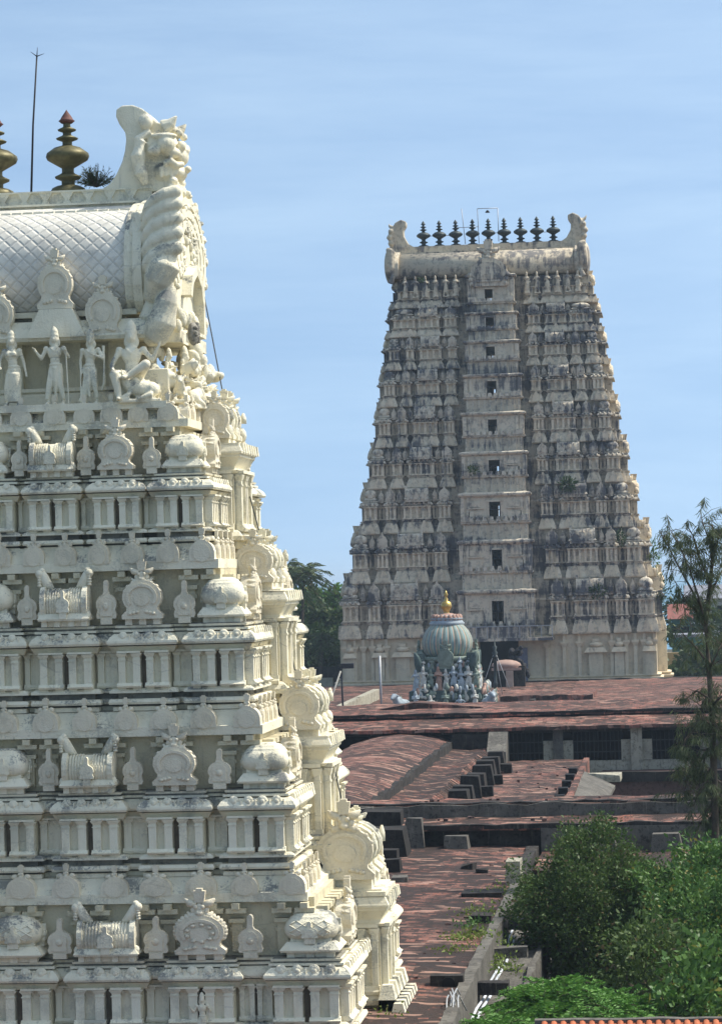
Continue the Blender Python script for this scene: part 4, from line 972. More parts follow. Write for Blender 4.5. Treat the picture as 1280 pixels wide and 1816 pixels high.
    for side in (1, -1):
        X = lambda a: a if side > 0 else 2 * fxc - a
        for q, (a, b) in enumerate(bays):
            w = b - a - .1; n = max(2, int(round(w / .75)) + 1)
            put(fpanel(w, .30 * H, n), 'pilaster_panel', st, (X((a + b) / 2), y0, fz(.318)))
            if last: continue
            k = ('panj', 'sala', 'panj', 'kuta')[q] if len(bays) == 4 else ('panj', 'sala', 'kuta')[q]
            sw = (b - a) * (.88 if k != 'kuta' else .92)
            put(fshrine(k, min(sw, 2.2) if k == 'kuta' else sw, .31 * H), {'kuta': 'corner_shrine', 'sala': 'barrel_shrine', 'panj': 'pointed_gable'}[k], st, (X((a + b) / 2), y0 + (.7 if k == 'kuta' else .15), fz(.72)), R(random.uniform(-3, 3)))
        if not last:
            gg = [(bays[k][1] + bays[k + 1][0]) / 2 for k in range(len(bays) - 1)]
            for k in range(len(bays) - 1):
                a_, b_ = bays[k][1], bays[k + 1][0]
                if b_ - a_ > .45: put(fpanel(round(b_ - a_ - .06, 2), .30 * H, 2), 'pilaster_panel', st, (X((a_ + b_) / 2), y0 + .93, fz(.318)))
            for g in gg: put(fshrine('panj', .62, .25 * H), 'pointed_gable', st, (X(g), y0 + .7, fz(.72)))
        # end bay: gable with lion crest, stepping out at both ends of the tower
        mb = MB(); xe = hw + .55 - .03 * i; xs = fxc + side * xe
        xa, xb = sorted((fxc + side * (hw - .5), xs))
        mb.box(xa, xb + (.25 if side > 0 else 0), FC - 2.0, FC + 2.0, fz(.62), fz(.72))
        o = [(FC + y, fz(.72) + z) for y, z in shoe_outline(3.2, .36 * H)]; mb.prism(o, min(xs - side * .2, xs + side * .35), max(xs - side * .2, xs + side * .35), 'x')
        o = [(xs - side * .6 + x, fz(.72) + z) for x, z in shoe_outline(1.6, .34 * H)]; mb.prism(o, FC - 2.1, FC + 2.1)
        for k in range(7): mb.ell((xs + side * .3, FC - 1.8 + k * .6, fz(.74 + .12 * math.sin(k * .52)) + .1 * H), (.3, .28, .4), None, 6, 4)
        mb.tbox(xs, FC, fz(1.08), fz(1.22), .5, .6, .8, .8); mb.ell((xs - side * .5, FC - 2.0, fz(.72) + .38 * H), (.3, .25, .4), None, 6, 5)
        mb.tube([(xs - side * .5, FC - 2.0, fz(1.0)), (xs - side * .25, FC - 2.0, fz(1.1)), (xs - side * .1, FC - 2.0, fz(1.18))], [.22, .2, .05], 6)
        mb.build('end_gable', F_WALL, st)
# central bay: jambs, lintels, sills and a see-through passage per storey
for i in range(9):
    za, zb = CZ[i], CZ[i + 1] if i < 8 else at_y(880, 490, 321).z
    H = zb - za; y0 = YFR[i]; cb = CB[i]
    l, r_, t, b = DO[i]; xl, xr = at_y(l, (t + b) / 2, y0).x, at_y(r_, (t + b) / 2, y0).x; zt, zs = at_y(l, t, y0).z, at_y(l, b, y0).z
    mb = MB()
    for a_, b_ in ((fxc - cb, xl), (xr, fxc + cb)): mb.box(a_, b_, y0, y0 + 2.2, za, zb)
    mb.box(fxc - 1.59, fxc + 1.59, y0 + .005, 2 * FC - y0, za, zs); mb.box(fxc - 1.59, fxc + 1.59, y0 + .005, 2 * FC - y0, zt, zb)
    mb.box(fxc - cb, xl - .1, 2 * FC - y0 - 2.2, 2 * FC - y0 + .01, za, zb); mb.box(xr, fxc + cb, 2 * FC - y0 - 2.2, 2 * FC - y0 + .01, za, zb)
    for k in (-1, 1):                                        # blind niches beside the door
        xx = fxc + k * cb * .58 + (.1 if k > 0 else -.1)
        if i < 4:
            mb.box(xx - .75, xx + .75, y0 - .12, y0, zs + .15, zs + .25 + .35 * (zt - zs)); mb.box(xx - .95, xx + .95, y0 - .25, y0, zs + .62 * (zt - zs), zs + .68 * (zt - zs)); mb.box(xx - .6, xx + .6, y0 - .18, y0, zs + .72 * (zt - zs), zs + .98 * (zt - zs))
        mb.box(fxc + k * cb - .22, fxc + k * cb + .22, y0 - .16, y0 + .3, zs - .1, zb - .3); mb.box(fxc + k * (cb * .82) - .14, fxc + k * (cb * .82) + .14, y0 - .12, y0, zs, zb - .35)
    for a_, b_ in ((xl - .16, xl), (xr, xr + .16)): mb.box(a_, b_, y0 - .10, y0 + .3, zs, zt)
    mb.box(xl - .25, xr + .25, y0 - .14, y0, zt, zt + .18)
    by = mb.build('central_bay', F_BAY, far)
    mb = MB(); bp = plan(fxc - cb, fxc + cb, y0, y0 + 3)
    sweep(mb, bp, [(-.2, zb - .06 * H), (.18, zb - .055 * H), (.42, zb - .02 * H), (.45, zb + .015 * H), (.32, zb + .035 * H), (-.2, zb + .055 * H)])
    sweep(mb, bp, [(-.2, zs - .10 * H), (.16, zs - .095 * H), (.34, zs - .07 * H), (.34, zs - .03 * H), (-.2, zs - .025 * H)])
    for k in range(10): mb.tbox(fxc + cb * (-.95 + 1.9 * k / 9), y0 - .3, zs - .03 * H, zs + .07 * H, .55, .3, .35, .2); mb.box(fxc + cb * (-.95 + 1.9 * k / 9) - .1, fxc + cb * (-.95 + 1.9 * k / 9) + .1, y0 - .14, y0, za + .06 * H, zs - .1 * H)
    for k in (-1, 1): mb.box(fxc + k * (cb - .3) - .45, fxc + k * (cb - .3) + .45, y0 - .5, y0 + .3, zs - .03 * H, zs + .10 * H)
    mb.build('bay_ledge', F_CORN, by)
    if i in (0, 1, 2, 3, 4, 5):
        mb = MB()
        if i == 0: mb.box((xl + xr) / 2 - .07, (xl + xr) / 2 + .07, y0 + .25, y0 + .33, zs, zt)
        for q in (xl + .08, xr - .08): mb.box(q - .06, q + .06, y0 + .22, y0 + .34, zs, zt)
        mb.box(xl, xr, y0 + .22, y0 + .34, zs + .55 * (zt - zs), zs + .60 * (zt - zs)); mb.build('door_frame', IRON, by)
# base storey with tall pilasters
mb = MB(); z0, z1 = FB, FA[0]; h = z1 - z0; y0 = FY[0] + .3
for side in (1, -1):
    pl = plan(fxc + 2.2, fxc + FHW[0] + .1, y0, 2 * FC - y0, (), [(FC - 3, FC + 3, -1.1)]) if side > 0 else plan(fxc - FHW[0] - .1, fxc - 2.2, y0, 2 * FC - y0, (), (), [(FC - 3, FC + 3, -1.1)])
    sweep(mb, pl, [(.6, 0), (.6, z0 - .4), (.5, z0 + .04 * h), (.7, z0 + .045 * h), (.7, z0 + .08 * h), (.3, z0 + .09 * h), (.45, z0 + .12 * h), (.45, z0 + .14 * h), (0, z0 + .15 * h), (0, z1), (-.3, z1)])
bs = mb.build('base_storey', F_BASE, far)
for side in (1, -1):
    X = lambda a: fxc + side * a
    mb = MB()
    for c in (5.4, 7.3, 9.0, 12.6, 14.2, 15.2, 16.2, 17.3):
        mb.box(X(c) - .2, X(c) + .2, y0 - .35, y0 + .1, z0 + .14 * h, z0 + .74 * h); mb.tbox(X(c), y0 - .15, z0 + .74 * h, z0 + .82 * h, .4, .5, .85, .8); mb.box(X(c) - .42, X(c) + .42, y0 - .5, y0 + .1, z0 + .82 * h, z0 + .86 * h)
        mb.box(X(c) - .15, X(c) + .15, y0 - .35, y0 + .1, z0 + .86 * h, z1)
    for c, w in ((10.8, 1.3), (13.4, .9), (16.75, .8)):       # niches with little roofs
        mb.box(X(c) - w * .6, X(c) + w * .6, y0 - .5, y0 + .1, z0 + .12 * h, z0 + .62 * h); mb.tbox(X(c), y0 - .3, z0 + .62 * h, z0 + .72 * h, w * 2.0, 1.2, w * 1.4, .8); mb.ell((X(c), y0 - .3, z0 + .78 * h), (w * .6, .5, .07 * h), None, 9, 6); mb.box(X(c) - w * .3, X(c) + w * .3, y0 - .6, y0, z0 + .84 * h, z0 + .9 * h)
    mb.build('pilaster_row', F_BASE, bs)
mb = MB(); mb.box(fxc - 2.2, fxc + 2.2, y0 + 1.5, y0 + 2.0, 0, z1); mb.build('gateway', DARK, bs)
mb = MB(); mb.box(fxc + 2.2, fxc + 3.2, y0 - .9, y0 + .5, z0 - .5, z0 + .75 * h); mb.build('gate_leaf', simple('blue_grey_boards', (.16, .17, .22)), bs)
mb = MB(); mb.box(fxc - 3.6, fxc + 6.2, y0 - 3.2, y0 + .2, CZ[0] - .35, CZ[0] - .02)
mb.box(fxc - 3.4, fxc + 3.5, y0 - 3.0, y0 - 2.6, CZ[0] - .02, CZ[0] + 1.25); mb.build('canopy_slab', F_CORN, far)
mb = MB()
for k in range(9): mb.box(fxc - 3.5 + k * 1.2, fxc - 3.42 + k * 1.2, y0 - 3.25, y0 - 3.15, CZ[0], CZ[0] + 1.3)
mb.box(fxc - 3.6, fxc + 6.2, y0 - 3.25, y0 - 3.17, CZ[0] + 1.25, CZ[0] + 1.33); mb.build('canopy_railing', STEEL, far)
# statue row under the roof
rz0, rz1 = at_y(880, 540, 322).z, at_y(880, 492, 322).z
for k in range(18):
    u = -.93 + 1.86 * k / 17
    if abs(u) < .32: continue
    me = recoloured(figure(2.4, ('down', 'staff', 'mace')[k % 3], .04, True, k % 2 == 0, .10, .07), F_WALL) if ('farfig', k % 3) not in _cache else _cache[('farfig', k % 3)]
    _cache[('farfig', k % 3)] = me
    put(me, 'statue', far, (fxc + u * 10.6, 321.2, rz0 + .35 * (rz1 - rz0)))
# barrel roof with ridge, horned ends and central gable
rx0, rx1 = at_y(709, 462, FC).x, at_y(1022, 450, FC).x
zb, zr = at_y(866, 490, 323).z, at_y(866, 434, FC).z; bh = zr - zb
fp = [(FC + a * 1.35, zb + b * bh) for a, b in [(-2.55, 0), (-2.8, .1), (-2.95, .25), (-2.9, .42), (-2.6, .58), (-2.0, .70), (-1.2, .78), (-.5, .82)]]
fp += [(2 * FC - y, z) for y, z in fp[::-1]]
mb = MB(); mb.prism(fp, rx0, rx1, 'x', True); fb = mb.build('barrel_roof', F_ROOF, far)
mb = MB(); mb.box(rx0, rx1, FC - 2.6, FC + 2.6, zb + .64 * bh, zb + .69 * bh); mb.box(rx0, rx1, FC - 1.9, FC + 1.9, zb + .69 * bh, zb + .80 * bh); mb.box(rx0, rx1, FC - 1.0, FC + 1.0, zb + .8 * bh, zr)
for k in range(60):
    x = rx0 + .4 + k * (rx1 - rx0 - .8) / 59; mb.tbox(x, FC - 2.6, zb + .58 * bh, zb + .68 * bh, .2, .3, .3, .2)
mb.build('ridge_band', F_ROOF, fb)
for side in (1, -1):
    xe = rx1 if side > 0 else rx0; mb = MB()
    for o_, a_, b_ in ((1.06, -.2, .5), (1.0, .5, .9)): mb.prism([(FC + (y - FC) * o_, zb + (z - zb) * o_) for y, z in fp], min(xe + side * a_, xe + side * b_), max(xe + side * a_, xe + side * b_), 'x')
    for k in range(5): mb.tube([(xe + side * .2, FC - 3.9, zb + (.25 + .12 * k) * bh), (xe + side * .6, FC - 4.2, zb + (.32 + .12 * k) * bh), (xe + side * 1.1, FC - 4.0, zb + (.38 + .12 * k) * bh)], [.2, .36, .3], 8)
    mb.tube([(xe + side * .7, FC - 4.0, zb + .22 * bh), (xe + side * .5, FC - 4.1, zb + .05 * bh), (xe + side * .8, FC - 4.0, zb - .15 * bh)], [.45, .3, .4], 8)
    o = [(xe + side * 1.0 - side * x, zr + z - .3) for x, z in ((3.2, 0), (2.1, .7), (1.6, 1.6), (1.55, 2.3), (1.9, 2.8), (1.9, 3.3), (1.3, 3.55), (.6, 3.2), (.25, 2.6), (.35, 2.2), (-.1, 1.8), (0, 1.0), (-.1, .3), (.2, -.6), (1.5, -1))]
    mb.prism(o, FC - .8, FC + .8)
    for q in ((.15, 2.0), (-.05, 1.3), (.1, .6)): mb.ell((xe + side * (1.0 - q[0]), FC - .7, zr + q[1] - .1), (.4, .5, .35), None, 8, 6)
    mb.tube([(xe + side * .7, FC, zr + 2.4), (xe + side * 1.1, FC, zr + 2.6), (xe + side * 1.25, FC, zr + 3.0)], [.3, .2, .05], 6)
    mb.ell((xe + side * 1.1, FC - 2, zb + .4 * bh), (.5, 2.5, .5 * bh), None, 10, 8)
    mb.build('beast_head', F_ROOF, fb, remesh=.13, smooth_it=1)
mb = MB(); gx = at_y(866, 480, 320).x; gz = at_y(866, 508, 320).z; gt = at_y(866, 458, 320).z - gz
mb.prism([(gx + x, gz + z) for x, z in shoe_outline(4.1, gt, .86)], 319.6, 323); mb.prism([(gx + x * .7, gz + .5 + z * .7) for x, z in shoe_outline(4.1, gt, .86)], 319.4, 319.7)
for k in range(7): mb.box(gx - 1.2 + k * .4 - .12, gx - 1.2 + k * .4 + .12, 319.3, 319.6, gz + .8, gz + 1.4)
crest(mb, gx, 320.2, gz + gt * .92, 2.6)
for k in (-1, 1):
    for q in range(3): mb.ell((gx + k * (1.9 + .1 * q), 319.8, gz + .3 + q * .5), (.35, .4, .35), None, 7, 5)
mb.build('central_gable', F_BAY, fb)
fh = at_y(865, 386, FC).z - at_y(865, 434, FC).z; ffm = finial(fh, FBRONZE)
for k, p in enumerate((751, 779, 808, 838, 866, 894, 923, 952, 981)): put(ffm, 'finial', fb, (at_y(p, 430, FC).x, FC, zr - .05))
mb = MB(); Wf = lambda a, b: at_y(a, b, FC)
for a, b in (((849, 432), (846, 370)), ((884, 428), (882, 369)), ((846, 370), (882, 369)), ((825, 433), (818, 370))): mb.tube([Wf(*a), Wf(*b)], .045, 5)
for a, b in (((751, 419), (808, 417)), ((808, 404), (849, 402)), ((866, 414), (894, 412)), ((952, 412), (981, 411))): mb.tube([Wf(*a), Wf(*b)], .04, 5)
mb.build('wire_frame', STEEL, fb); mb = MB(); mb.lathe([(.02, .3), (.12, .25), (.3, 0), (.02, 0)], 0, 0, 8); o = mb.build('lamp_shade', IRON, fb); o.location = Wf(864, 377)
# ------------------------------------------------------------------ ground, sea, land
def sheet(name, x0, x1, y0, y1, z, mat, kind='structure'):
    mb = MB(); mb.add([(x0, y0, z), (x1, y0, z), (x1, y1, z), (x0, y1, z)], [(0, 1, 2, 3)]); o = mb.build(name, mat); setting(o, kind); return o
sea_m = NT('sea_water', 0.25); sea_m.col(sea_m.mix(sea_m.ramp(sea_m.noise(0.004, 4), .3, .7), (0.035, 0.15, 0.22), (0.05, 0.19, 0.26))); sea_m.bump(sea_m.noise(0.08, 5), .4, .3)
sheet('sea', -9000, 9000, 300, 28000, -1.2, sea_m.m)
soil = NT('dark_earth', .95); soil.col(soil.mix(soil.ramp(soil.noise(.5, 6), .35, .65), (.05, .042, .03), (.075, .07, .04)))
sheet('ground', -700, 700, -60, 640, 0.0, soil.m)

def slabgrid(mb, x0, x1, y0, y1, zf, nx, ny, amp=.03, thick=.25):
    """roof surface with small unevenness and a ragged edge"""
    b = []
    for j in range(ny + 1):
        for i in range(nx + 1):
            x = x0 + (x1 - x0) * i / nx; y = y0 + (y1 - y0) * j / ny
            if i in (0, nx): x += random.uniform(-.06, .06)
            if j in (0, ny): y += random.uniform(-.06, .06)
            b.append((x, y, zf(x, y) + random.uniform(-amp, amp)))
    fs = [(j * (nx + 1) + i, j * (nx + 1) + i + 1, (j + 1) * (nx + 1) + i + 1, (j + 1) * (nx + 1) + i) for j in range(ny) for i in range(nx)]
    edge = list(range(nx + 1)) + [j * (nx + 1) + nx for j in range(1, ny + 1)] + [ny * (nx + 1) + i for i in range(nx - 1, -1, -1)] + [j * (nx + 1) for j in range(ny - 1, 0, -1)]
    n0 = len(b); low = [(b[e][0], b[e][1], b[e][2] - thick) for e in edge]
    fs += [(edge[k], n0 + k, n0 + (k + 1) % len(edge), edge[(k + 1) % len(edge)]) for k in range(len(edge))]
    mb.add(b + low, fs, False); return mb
def flat(z): return lambda x, y: z
def roughbox(mb, x0, x1, y0, y1, z0, z1, j=.05):
    b = len(mb.v); mb.box(x0, x1, y0, y1, z0, z1)
    for k in range(b, b + 8): mb.v[k] = tuple(c + random.uniform(-j, j) for c in mb.v[k])
    return mb
def longwall(mb, x0, x1, y0, y1, z0, z1, step=.8, j=.05, axis='x'):
    """wall with an uneven top, cut in short lengths that share their joints"""
    a0, a1 = (x0, x1) if axis == 'x' else (y0, y1); n = max(1, int(abs(a1 - a0) / step)); rings = []
    for k in range(n + 1):
        a = a0 + (a1 - a0) * k / n; t = z1 + random.uniform(-j, j); e0, e1 = random.uniform(-j, j) * .6, random.uniform(-j, j) * .6
        rings.append([(a, y0 + e0, z0), (a, y1 + e1, z0), (a, y1 + e1, t), (a, y0 + e0, t)] if axis == 'x' else [(x0 + e0, a, z0), (x1 + e1, a, z0), (x1 + e1, a, t), (x0 + e0, a, t)])
    return mb.rings(rings, False)
def building(name, label, cat, x, y): return thing(name, label, cat, (x, y, 0))

# --- low roof beside the white tower
h1 = building('temple_hall', 'low flat hall roof of dark red tiles running beside the white tower', 'building', -12, 100)
mb = MB(); slabgrid(mb, -34, -6.75, 58, 128.2, lambda x, y: 5.5 + .25 * math.sin((x + 20) * .2), 30, 60, .035); mb.build('roof', TILE, h1)
mb = MB(); mb.box(-34, -6.9, 58, 128, 0, 5.15); mb.build('wall', CONC, h1)
mb = MB(); longwall(mb, -6.78, -6.42, 58, 117, 4.0, 5.72, .5, .035, 'y'); mb.build('parapet', CONC, h1)
mb = MB(); slabgrid(mb, -6.40, -5.15, 58, 112, flat(4.55), 3, 60, .06, .5); mb.box(-6.3, -5.25, 58, 112, 0, 4.1); mb.build('gutter', CONC, h1)
mb = MB(); longwall(mb, -5.22, -5.02, 58, 108, 0, 4.74, .9, .08, 'y'); mb.build('gutter_wall', CONC, h1)
mb = MB(); longwall(mb, -6.95, -6.4, 112.4, 113.6, 4.5, 6.55, .8, .06, 'y'); mb.build('parapet_stub', PALEC, h1); mb = MB(); longwall(mb, -6.9, -6.4, 113.7, 127.5, 4.4, 5.75, .8, .08, 'y'); mb.build('low_kerb', MOULD, h1); mb = MB(); roughbox(mb, -8.4, -6.9, 108, 109.4, 5.4, 5.85); mb.build('kerb_stone', MOULD, h1)
for k, (px_, py_, w) in enumerate(((863, 1750, 1.35), (902, 1688, 1.3), (920, 1638, 1.4))):
    p = at_z(px_, py_, 5.15); mb = MB(); roughbox(mb, p.x - w / 2, p.x + w / 2, p.y - .3, p.y + .3, 4.95, 5.32, .04)
    tag(mb.build('stone_lintel', MOULD if k == 0 else CONC), ('dark stone lintel nearest the camera bridging the roof gutter', 'grey stone lintel across the gutter, middle of the three', 'blackened lintel across the gutter beside the tall bush')[k], 'stone beam', 'stone lintels across the gutter')
for k, off in enumerate((0, .16)):
    mb = MB(); pts = []
    for px_, py_ in ((832, 1820), (846, 1790), (858, 1768), (872, 1738), (890, 1708), (899, 1680), (903, 1662), (912, 1645), (918, 1632), (924, 1606)):
        p = at_z(px_, py_, 4.72); pts.append((p.x + off + .05 * math.sin(py_), p.y, 4.72 + .04 * math.sin(py_ * .3)))
    if k: pts = pts[:7]
    mb.tube(pts, .045, 7); tag(mb.build('hose', HOSE), ('long white hose lying in the roof gutter up to the bush', 'shorter white hose lying beside the long one in the gutter')[k], 'hose')
def stone(px_, py_, z, s, label, cat='stone', mat=None, grp=None):
    p = at_z(px_, py_, z); mb = MB(); roughbox(mb, p.x - s, p.x + s, p.y - s * .7, p.y + s * .7, z - .05, z + s * 1.3, s * .3); return tag(mb.build('loose_stone', mat or MOULD), label, cat, grp)
stone(830, 1548, 5.55, .27, 'dark loose stone on the red roof, left of its pair', grp='loose stones on the low roof'); stone(855, 1554, 5.55, .24, 'dark loose stone on the red roof, right of its pair', grp='loose stones on the low roof')
stone(853, 1642, 5.5, .33, 'dark loose block lying in weeds by the gutter edge', grp='loose stones on the low roof'); stone(842, 1662, 5.5, .22, 'dark pitted stone among the yellow green creeper', grp='loose stones on the low roof')
p = at_z(795, 1757, 5.5); q = thing('roof_drain', 'dark square roof drain box with a round mouth near the parapet', 'drain', (p.x, p.y, 5.5))
mb = MB(); mb.box(p.x - .55, p.x + .45, p.y, p.y + .5, 5.4, 5.95); mb.build('box', MOULD, q); mb = MB(); mb.tube([(p.x, p.y - .03, 5.7), (p.x, p.y + .02, 5.7)], .2, 14); mb.build('mouth', DARK, q)
mb = MB(); w = []
for k in range(7):
    a = at_z(790 + 4 * k, 1815, 5.3); b = at_z(795 + 3 * k, 1765 - 6 * (k % 3), 5.9); mb.tube([a, (a + b) / 2 + Vector((.1 * math.sin(k), 0, .3)), b, b + Vector((.2, .3, -.5))], .022, 5)
tag(mb.build('wire_bundle', STEEL), 'loose grey wires springing over the parapet at the roof corner', 'wires')

# --- cross terraces (two stepped bands)
h2 = building('temple_hall', 'long stepped cross hall with mildewed walls behind the bushes', 'building', -6, 132)
zt1, zt2 = 6.63, 7.34
mb = MB(); mb.box(-40, 24, 128.3, 131, 0, zt1 - .3); mb.box(-40, -6.4, 128.2, 128.32, 5.3, zt1 - .28); mb.build('lower_wall', MOULD, h2)
mb = MB(); longwall(mb, -6.3, 24, 127.7, 128.3, 0, zt1 - .12, 1.2, .03); mb.build('pale_wall', CONC, h2)
mb = MB(); slabgrid(mb, -40, 24, 127.75, 131.3, lambda x, y: zt1 + .04 * (y - 128), 70, 4, .045, .2); mb.build('lower_roof', TILE, h2)
mb = MB(); longwall(mb, -14.8, 24, 131.0, 131.6, 6, zt2 - .02, .7, .08); longwall(mb, -40, -14.2, 130.4, 131.0, 6, zt2 - .05, .9, .08); mb.build('upper_wall', CONC, h2)
mb = MB(); slabgrid(mb, -40, 24, 131.2, 134.6, flat(zt2), 64, 4, .05, .2); mb.build('upper_roof', TILE, h2)
mb = MB(); mb.box(-40, 24, 131.5, 134.4, 0, zt2 - .15); mb.build('core_wall', MOULD, h2)
mb = MB(); slabgrid(mb, -6.3, 24, 119.6, 128.0, flat(5.42), 30, 6, .04, .25); mb.build('ledge_roof', TILE, h2); mb = MB(); mb.box(-6.2, 24, 120, 128, 0, 5.1); mb.build('ledge_wall', MOULD, h2)
# sloping buttress blocks
def block(cx, cy, z0, z1, w0, w1, d, mat, label, grp='buttress blocks along the roofs', skew=0.0):
    mb = MB(); mb.tbox(cx, cy, z0, z1, w0, d, w1, d * .8); b = len(mb.v) - 8
    for k in range(4, 8): mb.v[b + k] = (mb.v[b + k][0] + skew, mb.v[b + k][1], mb.v[b + k][2])
    for k in range(8): mb.v[b + k] = tuple(c + random.uniform(-.04, .04) for c in mb.v[b + k])
    return tag(mb.build('buttress_block', mat), label, 'stone block', grp)
for px_, w, lb in ((1181, 1.45, 'pale trapezoid block against the grey wall, right of the bush top'), (1068, 1.3, 'pale trapezoid block half hidden by the tall bush')):
    p = at_y(px_, 1511, 126.6); block(p.x, 127.1, 5.42, at_y(px_, 1478, 127).z, w, w * .82, 1.0, CONC, lb)
def pblock(x0, x1, yt, yb, Y, d, mat, label, w1=None, skew=0):
    a, b = at_y(x0, yb, Y), at_y(x1, yb, Y); t = at_y((x0 + x1) / 2, yt, Y)
    w = b.x - a.x; return block((a.x + b.x) / 2, Y + d / 2, a.z - .3, t.z, w, (w1 or .95) * w, d, mat, label, skew=skew)
pblock(640, 712, 1440, 1482, 127.9, 1.9, BLACKC, 'large black fronted block on the step behind the round gable', .9)
pblock(655, 724, 1473, 1528, 123.2, 2.2, BLACKC, 'tall black buttress leaning on the wall beside the white tower', .86, -.1)
pblock(668, 704, 1507, 1524, 120.4, .9, BLACKC, 'small black block at the foot of the tall buttress'); pblock(672, 712, 1526, 1556, 116.8, 1.0, BLACKC, 'black block on the red roof next to the white tower', .85)
pblock(693, 722, 1556, 1578, 113, .9, CONC, 'grey topped low block nearest the white tower on the red roof'); pblock(784, 832, 1484, 1514, 126.3, 1.3, CONC, 'rounded grey boulder block against the black wall', .8)
pblock(708, 752, 1452, 1496, 127.0, 1.0, CONC, 'grey streaked sloping block between the two black blocks', .6, .1)

# --- shallow vaulted roof
h3 = building('vaulted_hall', 'broad shallow vaulted roof of dusty red tiles left of the steps', 'building', -18.4, 165)
def vz(x, y):
    u = (x + 18.4) / 3.25; return 6.85 + .60 * (1 - min(1, u * u)) 
mb = MB(); slabgrid(mb, -21.7, -15.15, 137.6, 193, vz, 14, 40, .03, .3); mb.build('roof', TILE2, h3); mb = MB(); mb.box(-21.5, -15.3, 137.6, 193, 0, 6.6); mb.build('wall', MOULD, h3)
mb = MB()
longwall(mb, -15.3, -15.0, 138.0, 192.5, 6.3, 6.93, .8, .13, 'y')
mb.build('edge_coping', MOULD, h3)
a = [(-21.9, 6.5), (-21.9, 6.95), (-20.2, 7.35), (-18.4, 7.75), (-16.6, 7.35), (-15.0, 6.98), (-15.0, 6.5)]
mb = MB(); mb.prism(a, 193.0, 193.7); mb.build('end_arch', CONC, h3)
# --- trough beside the vault, brick edged
h4 = building('trough_roof', 'narrow dark roof trough with slanting brick edge beside the vaulted roof', 'roof', -13.7, 165)
mb = MB(); slabgrid(mb, -15.1, -12.6, 139.5, 190, lambda x, y: 6.30 + .12 * abs(x + 13.9), 6, 40, .04, .3); mb.build('roof', TILE, h4); mb = MB(); mb.box(-15.0, -12.7, 140.2, 190, 0, 6.0); mb.build('wall', MOULD, h4)
mb = MB(); mb.box(-14.75, -12.9, 139.6, 140.1, 6.0, 6.78); mb.build('end_wall', DARK, h4); mb = MB(); mb.box(-14.85, -12.6, 139.55, 140.2, 6.79, 6.9); roughbox(mb, -12.9, -12.3, 139.4, 141, 5.8, 6.85); mb.build('end_coping', CONC, h4)
mb = MB()
for k in range(44): mb.xf(Matrix.Identity(4)); y = 141 + k * 1.05; b = len(mb.v); mb.box(-12.75, -12.05, y, y + .5, 5.7, 6.52); [mb.v.__setitem__(q, (mb.v[q][0], mb.v[q][1] + (.5 if mb.v[q][2] > 6 else 0), mb.v[q][2] + (-.45 if mb.v[q][0] > -12.4 and mb.v[q][2] > 6 else random.uniform(-.04, .04)))) for q in range(b, b + 8)]
mb.build('brick_edge', TILE2, h4)
mb = MB(); mb.box(-15.0, -12.2, 188, 190, 6, 7.35); mb.build('back_wall', MOULD, h4)
names = ('nearest', 'second', 'third', 'fourth', 'fifth', 'sixth', 'seventh', 'farthest')
for k in range(8):
    y = 148 + k * 4.6; block(-11.6 + random.uniform(-.1, .1), y, 5.6, 6.72 + random.uniform(-.18, .18), 1.25 + random.uniform(-.15, .15), 1.0, 1.6, BLACKC, '%s of the black stone steps lining the right side of the brick edged trough' % names[k], 'black stone steps beside the trough')
    if k % 2 == 0: block(-10.75, y + .5, 5.6, 6.15, .8, .7, 1.0, BLACKC, 'low dark footing at the foot of the %s black step' % names[k], 'low footings of the black steps')
# --- flat roof right of the steps
h5 = building('temple_hall', 'flat red roof with five small drain holes beside the sunken court', 'building', -8.6, 167)
mb = MB(); slabgrid(mb, -12.2, -6.1, 148, 187, flat(5.62), 12, 30, .04, .3); mb.build('roof', TILE2, h5); mb = MB(); mb.box(-12.2, -6.2, 148.2, 187, 0, 5.3); mb.build('wall', PALEC, h5)
mb = MB(); longwall(mb, -6.2, -5.85, 148, 186, 3, 5.80, 1.2, .03, 'y'); mb.build('edge_beam', TILE3, h5)
for k in range(5): mb = MB(); y = 152.5 + k * 5.2; mb.box(-6.75, -6.22, y, y + 1.0, 5.5, 5.98); mb.build('drain_hole', DARK, h5)
q = building('broken_slab', 'broken pale concrete slab sagging off the flat roof corner', 'slab', -5.3, 166)
mb = MB(); mb.add([(-6.0, 155, 5.6), (-4.4, 158, 4.6), (-3.9, 172, 5.0), (-5.8, 174, 5.75), (-6.0, 155, 5.4), (-4.4, 158, 4.4), (-3.9, 172, 4.8), (-5.8, 174, 5.5)], [(0, 1, 2, 3), (7, 6, 5, 4), (0, 4, 5, 1), (1, 5, 6, 2), (2, 6, 7, 3), (3, 7, 4, 0)]); mb.build('sagging_slab', CONC, q)
mb = MB(); roughbox(mb, -5.6, -3.6, 173, 174, 5.2, 5.6, .12); roughbox(mb, -5.3, -4.0, 160, 163, 4.2, 5.0, .2); mb.build('rubble', PALEC, q)

